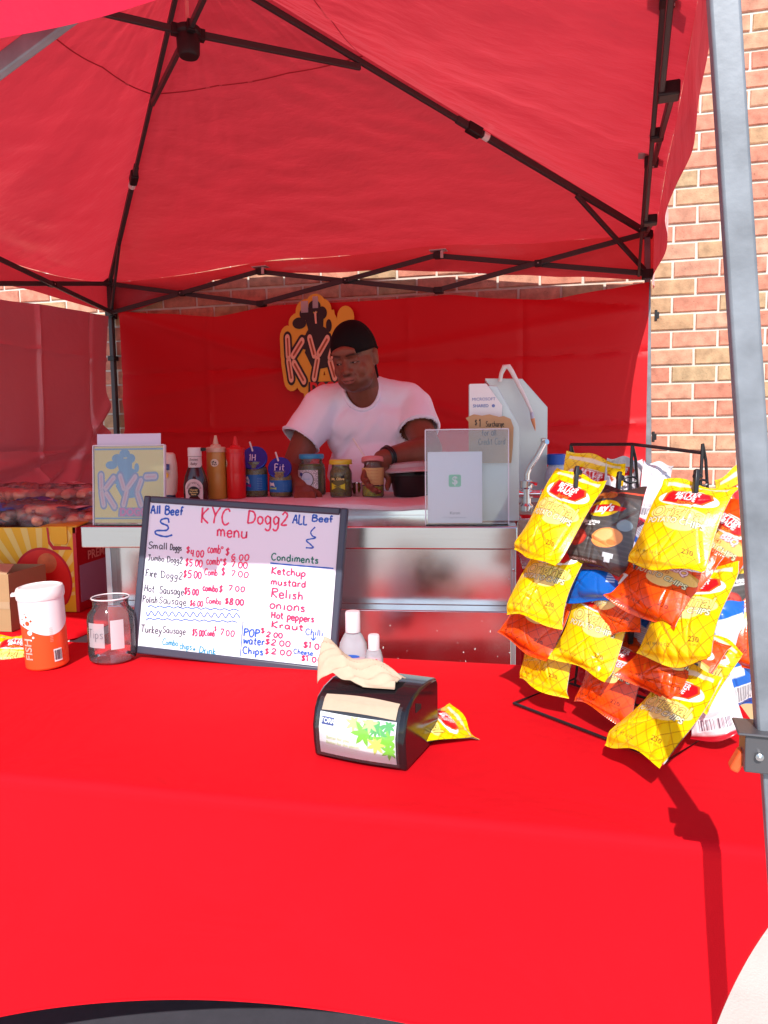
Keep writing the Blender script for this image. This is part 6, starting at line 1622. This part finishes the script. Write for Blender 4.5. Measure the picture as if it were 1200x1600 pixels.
# ================================================================== the vendor
def ellipsoid(mb, c, r, M=None, n=20, m=14):
    vs = []; fs = []
    for j in range(m + 1):
        ph = pi * j / m
        for i in range(n):
            th = 2 * pi * i / n
            p = Vector((r[0] * sin(ph) * cos(th), r[1] * sin(ph) * sin(th), r[2] * cos(ph)))
            p = p + Vector(c)
            if M is not None: p = M @ p
            vs.append(p)
    for j in range(m):
        for i in range(n):
            fs.append((j * n + i, (j + 1) * n + i, (j + 1) * n + (i + 1) % n, j * n + (i + 1) % n))
    mb.add(vs, fs)
def limb(mb, pts, rs, M=None, n=18, sub=6, endcap=True):
    """rounded tapering limb through the joints"""
    P = [Vector(p) for p in pts]; Q = []; R = []
    for i in range(len(P) - 1):
        for k in range(sub):
            t = k / sub; Q.append(P[i].lerp(P[i + 1], t)); R.append(rs[i] + (rs[i + 1] - rs[i]) * t)
    Q.append(P[-1]); R.append(rs[-1])
    if M is not None: Q = [M @ q for q in Q]
    mb.tube(Q, R, n)
    if endcap:
        ellipsoid(mb, Q[0], (R[0],) * 3, None, 14, 8); ellipsoid(mb, Q[-1], (R[-1],) * 3, None, 14, 8)
    for p, r in list(zip(P, rs))[1:-1]:
        q = M @ p if M is not None else p
        ellipsoid(mb, q, (r,) * 3, None, 14, 8)
def fuse(mb, voxel, smooth=3, name='fused'):
    me = bpy.data.meshes.new(name); me.from_pydata([tuple(v) for v in mb.v], [], mb.f)
    bm = bmesh.new(); bm.from_mesh(me); bmesh.ops.remove_doubles(bm, verts=bm.verts, dist=1e-6); bmesh.ops.recalc_face_normals(bm, faces=bm.faces); bm.to_mesh(me); bm.free()
    o = bpy.data.objects.new(name, me); COL.objects.link(o)
    m = o.modifiers.new('r', 'REMESH'); m.mode = 'VOXEL'; m.voxel_size = voxel
    s_ = o.modifiers.new('s', 'SMOOTH'); s_.factor = 0.5; s_.iterations = smooth
    dg = bpy.context.evaluated_depsgraph_get(); dg.update()
    out = bpy.data.meshes.new_from_object(o.evaluated_get(dg))
    bpy.data.objects.remove(o); bpy.data.meshes.remove(me)
    out.name = name
    out.polygons.foreach_set('use_smooth', [True] * len(out.polygons))
    return out
VO = Vector((-0.03, 3.05, 0))
man = thing('person', 'vendor in white t-shirt and black durag leaning over the cart while working with both hands', 'person', tuple(VO))
HM = Matrix.Translation(Vector((-.103, 2.80, 1.610)) - VO) @ Matrix.Rotation(rad(-20), 4, 'Z') @ Matrix.Rotation(rad(17), 4, 'X') @ Matrix.Rotation(rad(-5), 4, 'Y')
def L3(x, y, z): return Vector((x, y, z)) - VO
body = MB()
# head
E = lambda c, r: ellipsoid(body, c, r, HM, 26, 18)
E((0, .012, .036), (.0775, .097, .086)); E((0, -.012, -.028), (.0735, .080, .084)); E((0, -.028, -.078), (.065, .060, .046)); E((0, -.066, -.098), (.026, .020, .018))
for s_ in (-1, 1):
    E((s_ * .037, -.058, -.036), (.028, .024, .030)); E((s_ * .030, -.079, .0185), (.025, .009, .0085)); E((s_ * .0305, -.0765, -.0005), (.0165, .0105, .0105))
    E((s_ * .0150, -.0945, -.0375), (.0095, .011, .0085)); E((s_ * .081, .010, -.010), (.009, .019, .031)); E((s_ * .084, .016, .008), (.006, .013, .014)); E((s_ * .045, -.035, -.075), (.022, .032, .026))
limb(body, [(0, -.084, .012), (0, -.097, -.015), (0, -.107, -.033)], [.0085, .0100, .0125], HM, 12, 4)
E((0, -.088, -.058), (.034, .014, .020)); E((-.009, -.0995, -.0605), (.015, .0070, .0052)); E((.009, -.0995, -.0605), (.015, .0070, .0052)); E((0, -.0985, -.0735), (.019, .0080, .0068))
E((0, -.090, .035), (.050, .012, .022))
# neck and trunk
limb(body, [HM @ Vector((0, .020, -.045)) , L3(-.070, 2.90, 1.47), L3(-.05, 2.95, 1.42)], [.060, .066, .08])
B = lambda c, r: ellipsoid(body, L3(*c), r, None, 28, 18)
B((-.03, 3.08, .98), (.175, .125, .13)); B((-.03, 3.03, 1.15), (.170, .130, .17)); B((-.035, 2.965, 1.34), (.178, .118, .16))
limb(body, [L3(-.215, 2.93, 1.452), L3(-.04, 2.95, 1.475), L3(.105, 2.93, 1.452)], [.062, .075, .062])
# arms
RS, RE, RW = (-.235, 2.915, 1.440), (-.350, 2.81, 1.180), (-.300, 2.665, 1.135)
LS, LE, LW_ = (.118, 2.915, 1.440), (.172, 2.76, 1.262), (-.004, 2.60, 1.236)
limb(body, [L3(*RS), L3(-.30, 2.862, 1.30), L3(*RE), L3(-.340, 2.75, 1.160), L3(*RW)], [.062, .054, .047, .046, .031])
limb(body, [L3(*LS), L3(.136, 2.835, 1.345), L3(*LE), L3(.115, 2.70, 1.256), L3(*LW_)], [.062, .056, .050, .049, .032])
def hand(wr, dirv, palmn, s=1.0, thumb=1):
    """palm and five curled fingers; dirv points along the fingers, palmn out of the palm"""
    w_ = Vector(wr); d = Vector(dirv).normalized(); n = Vector(palmn); n = (n - d * n.dot(d)).normalized(); t = d.cross(n).normalized() * thumb
    pc = w_ + d * .045
    for k in range(4):
        off = (k - 1.5) * .019
        limb(body, [w_ + t * off * .45, w_ + d * .078 * s + t * off], [.0155, .0125], None, 12, 5)
        ln = (.036, .042, .040, .031)[3 - k]
        a = w_ + d * .080 * s + t * off * 1.05
        b = a + (d * .85 + n * .5) * ln; c = b + (d * .35 + n * .9) * ln * .75; e = c + (n * .9 - d * .2) * ln * .5
        limb(body, [a, b, c, e], [.0108, .0098, .0090, .0078], None, 12, 4)
    a = w_ + d * .022 + t * .026; b = a + (d * .6 + t * .75 + n * .35) * .042; c = b + (d * .85 + n * .45) * .032; e = c + (d * .7 + n * .6) * .020
    limb(body, [a, b, c, e], [.0160, .0125, .0108, .0085], None, 12, 4)
hand(L3(*RW), (.25, -.85, -.25), (.1, -.2, -1), thumb=1)
hand(L3(*LW_), (-.50, -.32, -.80), (.15, -.85, -.35), thumb=-1)
# legs
for s_ in (-1, 1):
    limb(body, [L3(-.03 + s_ * .09, 3.08, .93), L3(-.03 + s_ * .11, 3.05, .50), L3(-.03 + s_ * .115, 3.10, .09)], [.088, .058, .042]); 
    limb(body, [L3(-.03 + s_ * .115, 3.12, .05), L3(-.03 + s_ * .125, 2.96, .035)], [.038, .034])
bme = fuse(body, .0048, 4, 'body')
# skin tone: lips, brows, beard and palms keep their own colour; shade is painted into sockets, nostrils and mouth line
nv = len(bme.vertices); co = np.zeros(nv * 3); bme.vertices.foreach_get('co', co); co = co.reshape(-1, 3)
HI = np.array(HM.inverted()); hl = co @ HI[:3, :3].T + HI[:3, 3]
x, y, z = hl[:, 0], hl[:, 1], hl[:, 2]
colr = np.ones((nv, 4)); skin = np.array(lin('7d4736')); colr[:, :3] = skin
def soft(d, w): return np.clip(1 - d / w, 0, 1)[:, None]
def blend(mask, c):
    colr[:, :3] = colr[:, :3] * (1 - mask) + np.array(c) * mask
hd_ = (np.abs(x) < .12) & (z > -.14) & (z < .14) & (np.abs(y) < .14)
front = hd_ & (y < -.02)
beard = np.where(front | (hd_ & (z < -.04)), 1.0, 0)[:, None] * np.clip((-.072 - z) / .014 + np.clip((np.abs(x) - .030) / .02, 0, 1) * .6 * (z < -.055), 0, 1)[:, None] * (z > -.125)[:, None]
blend(beard * .40, lin('2a1815'))
mus = np.where(front, 1.0, 0) * np.exp(-((z + .0500) / .0050) ** 2) * np.clip(1.2 - np.abs(x) / .028, 0, 1) * (y < -.085)
blend(mus[:, None] * .6, lin('2a1815'))
lip = np.where(front, 1.0, 0) * (y < -.094) * np.clip(1.3 - ((x / .024) ** 2 + ((z + .0670) / .0135) ** 2), 0, 1)
blend(np.clip(lip * 2, 0, 1)[:, None] * .75, lin('96524a'))
ml = np.where(front, 1.0, 0) * (y < -.088) * np.exp(-((z + .0668) / .0018) ** 2) * (np.abs(x) < .023)
blend(ml[:, None] * .9, lin('2a1012'))
for s_ in (-1, 1):
    br = np.where(front, 1.0, 0) * np.exp(-((z - .0215 - .004 * np.cos((x - s_ * .032) / .014)) / .0040) ** 2) * (np.abs(x - s_ * .032) < .021) * (y < -.05)
    blend(br[:, None] * .92, lin('120a0a'))
    ey = np.where(front, 1.0, 0) * np.exp(-((z + .0045 + .10 * (x - s_ * .031) ** 2 / .01) / .0022) ** 2) * (np.abs(x - s_ * .031) < .0145) * (y < -.06)
    blend(ey[:, None], lin('0c0607'))
    sock = np.where(front, 1.0, 0) * np.exp(-((z - .004) / .011) ** 2 - ((x - s_ * .029) / .018) ** 2) * (y < -.05)
    blend(sock[:, None] * .10, lin('5a3026'))
    nos = np.where(front, 1.0, 0) * np.exp(-((z + .0445) / .003) ** 2 - ((x - s_ * .0095) / .0045) ** 2) * (y < -.085)
    blend(nos[:, None] * .85, lin('160a0a'))
at = bme.color_attributes.new('tone', 'FLOAT_COLOR', 'POINT'); at.data.foreach_set('color', colr.ravel().astype(np.float32))
M_skin = mat('brown skin', skin, rough=.46, spec=.45, attr='tone', vary=.08, vscale=30, bump=.12, bscale=260, bdist=.001)
bme.materials.clear(); bme.materials.append(M_skin)
part('body', bme, None, man)
# eyes just open, looking down
for s_ in (-1, 1):
    m = MB(); ellipsoid(m, (s_ * .0305, -.0800, -.0052), (.0105, .0066, .0024), HM, 16, 10); ee = part('eye', m, mat('eye white', (.40, .34, .32), rough=.2), man)
    m = MB(); ellipsoid(m, (s_ * .0305 - .003, -.0856, -.0055), (.0042, .0028, .0036), HM, 12, 8); part('iris', m, mat('dark iris', (.015, .008, .006), rough=.1), ee)
# durag: fitted black cap with a seam and tied tail
m = MB()
def cap(u, v):
    th = 2 * pi * u; ph = v * pi * .5
    fr = -cos(th - pi / 2) if False else sin(th)      # +1 back, -1 front
    zc = .026 - .030 * max(0, fr)                      # rim drops behind the ears
    r0 = cos(ph) ; zz = sin(ph)
    rx, ry, rz = .0835, .1035, .0965
    px = rx * cos(th) * r0 ** .92; py = .013 + ry * sin(th) * r0 ** .92; pz = zc + (0.134 - zc) * zz ** 1.0
    k = 1 + .012 * ns(px * 30, py * 30, pz * 12) 
    return HM @ Vector((px * k, py * k, pz))
m.grid(cap, 48, 20); part('durag', m, mat('black knit durag', (.006, .005, .006), rough=.8, spec=.2, bump=.4, bscale=400, bdist=.001), man, solid=.003)
m = MB(); m.tube([HM @ Vector((.0845 * cos(2 * pi * k / 40), .013 + .1045 * sin(2 * pi * k / 40), .028 - .030 * max(0, sin(2 * pi * k / 40)))) for k in range(40)], .0032, 8, closed=True); dr = part('durag_band', m, MATS['black knit durag'], man)
m = MB(); limb(m, [HM @ Vector((.01, .115, .0)), HM @ Vector((.02, .125, -.05)), HM @ Vector((.03, .110, -.10))], [.016, .012, .008]); part('durag_tail', m, MATS['black knit durag'], man)
# t-shirt
sh = MB()
def SE(c, r): ellipsoid(sh, L3(*c), r, None, 30, 20)
SE((-.03, 3.085, 1.02), (.205, .155, .20)); SE((-.03, 3.035, 1.17), (.200, .150, .19)); SE((-.035, 2.965, 1.335), (.195, .136, .165)); 
SE((-.115, 2.905, 1.36), (.085, .085, .085)); SE((.045, 2.905, 1.36), (.085, .085, .085)); SE((-.03, 2.95, 1.20), (.170, .140, .16))
limb(sh, [L3(-.205, 2.93, 1.447), L3(-.035, 2.955, 1.468), L3(.098, 2.93, 1.447)], [.078, .090, .078])
sh.tube([L3(-.195, 2.935, 1.455), L3(-.235, 2.915, 1.420), L3(-.285, 2.885, 1.355), L3(-.322, 2.860, 1.300)], [.078, .082, .083, .082], 28)
sh.tube([L3(.085, 2.935, 1.455), L3(.122, 2.915, 1.425), L3(.130, 2.870, 1.378), L3(.138, 2.835, 1.335)], [.078, .081, .082, .082], 28)
sme = fuse(sh, .0075, 6, 'shirt')
nv = len(sme.vertices); co = np.zeros(nv * 3); sme.vertices.foreach_get('co', co); co = co.reshape(-1, 3)
nr = np.zeros(nv * 3); sme.vertices.foreach_get('normal', nr); nr = nr.reshape(-1, 3)
d = np.zeros(nv)
for i in range(nv):
    X, Y, Z = co[i]; 
    f = ns(X * 9 + Z * 2, Y * 5, Z * 3.2, 1.0) * .011 - abs(ns(X * 11 - Z * 5, Y * 5, Z * 4)) * .010 + ns(X * 24 - Z * 8, Y * 9, Z * 8) * .0035
    # drag lines from armpits toward the belly
    for sx in (-1, 1):
        q = (X - sx * .17) * sx; r_ = Z - 1.36
        f += .009 * math.exp(-((q + .16 + r_ * .9) / .022) ** 2) * math.exp(-((Z - 1.20) / .16) ** 2)
        f -= .008 * math.exp(-((q + .10 + r_ * .55) / .020) ** 2) * math.exp(-((Z - 1.24) / .14) ** 2)
    d[i] = f
co += nr * d[:, None]
sme.vertices.foreach_set('co', co.ravel())
bm = bmesh.new(); bm.from_mesh(sme)
cuts = [(L3(-.322, 2.860, 1.300), (L3(-.322, 2.860, 1.300) - L3(-.285, 2.885, 1.355)).normalized()), (L3(.138, 2.835, 1.335), (L3(.138, 2.835, 1.335) - L3(.130, 2.870, 1.378)).normalized())]
dead = []
nk = L3(-.082, 2.865, 1.500)
nkd = (HM @ Vector((0, .02, -.045)) - L3(-.06, 2.92, 1.45)).normalized()
for f in bm.faces:
    c = f.calc_center_median()
    if c.z < .885: dead.append(f); continue
    for p, n_c in cuts:
        ax = (c - p).dot(n_c)
        if abs(ax) < .012 and ((c - p) - n_c * ax).length < .072: dead.append(f); break
    else:
        rr_ = (c - nk); ax = rr_.dot(nkd); rad_ = (rr_ - nkd * ax).length
        if rad_ < .064 and ax > -.045: dead.append(f)
bmesh.ops.delete(bm, geom=dead, context='FACES')
# ragged open edges become straight hems
bm.to_mesh(sme); bm.free()
M_tee = mat('sky-tinted cotton jersey', (.86, .84, .97), rough=.85, spec=.15, bump=.35, bscale=500, bdist=.0006)  # white shirt; bluish sky fill is put into the base colour
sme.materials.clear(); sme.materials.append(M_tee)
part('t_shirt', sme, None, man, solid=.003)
m = MB()
zx = nkd.cross(Vector((0, 1, 0))).normalized(); zy = nkd.cross(zx)
axs = []
for k in range(40):
    dr_ = zx * cos(2 * pi * k / 40) + zy * sin(2 * pi * k / 40)
    best = []
    for v in sme.vertices:
        rr_ = v.co - nk
        if rr_.length < .12:
            ax = rr_.dot(nkd); q = rr_ - nkd * ax
            if abs(q.length - .068) < .008 and ax > -.085 and q.normalized().dot(dr_) > .985: best.append(ax)
    axs.append(max(best) if best else (axs[-1] if axs else -.04))
axs = [sum(axs[(k + j) % 40] for j in range(-3, 4)) / 7 for k in range(40)]
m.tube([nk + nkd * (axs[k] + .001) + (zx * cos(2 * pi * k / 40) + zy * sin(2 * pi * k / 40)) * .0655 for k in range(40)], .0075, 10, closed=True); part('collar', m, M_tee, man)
for p, n_c, r_ in ((cuts[0][0], cuts[0][1], .0800), (cuts[1][0], cuts[1][1], .0805)):
    a = n_c.cross(Vector((0, 0, 1))).normalized(); b_ = n_c.cross(a)
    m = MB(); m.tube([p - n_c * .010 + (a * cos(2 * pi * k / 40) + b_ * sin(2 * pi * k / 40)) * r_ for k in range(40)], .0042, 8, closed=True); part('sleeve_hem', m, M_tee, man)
# watch
wv_ = (L3(*LW_) - L3(*LE)).normalized(); a = wv_.cross(Vector((0, 0, 1))).normalized(); b_ = wv_.cross(a); wc = L3(*LW_) - wv_ * .030
m = MB(); m.tube([wc + (a * cos(2 * pi * k / 32) + b_ * sin(2 * pi * k / 32)) * .0365 for k in range(32)], .0065, 8, closed=True); m.tube([wc + wv_ * .009 + (a * cos(2 * pi * k / 32) + b_ * sin(2 * pi * k / 32)) * .0355 for k in range(32)], .0065, 8, closed=True); wt = part('wristwatch', m, M_blackp, man)
m = MB(); ellipsoid(m, wc + (-b_) * .028 + a * .004, (.017, .017, .017), None, 16, 10); part('watch_case', m, M_blackp, man)
# trousers and shoes
m = MB()
for s_ in (-1, 1):
    limb(m, [L3(-.03 + s_ * .085, 3.085, .95), L3(-.03 + s_ * .11, 3.05, .50), L3(-.03 + s_ * .115, 3.10, .10)], [.115, .082, .070], endcap=False)
ellipsoid(m, L3(-.03, 3.085, .95), (.195, .14, .14))
tm = fuse(m, .010, 5, 'trousers'); tm.materials.clear(); tm.materials.append(mat('charcoal denim', (.03, .03, .035), rough=.9)); part('trousers', tm, None, man)
for s_ in (-1, 1):
    m = MB(); limb(m, [L3(-.03 + s_ * .115, 3.14, .055), L3(-.03 + s_ * .12, 3.02, .05), L3(-.03 + s_ * .125, 2.93, .04)], [.052, .048, .040]); part('shoe', m, M_blackp, man)
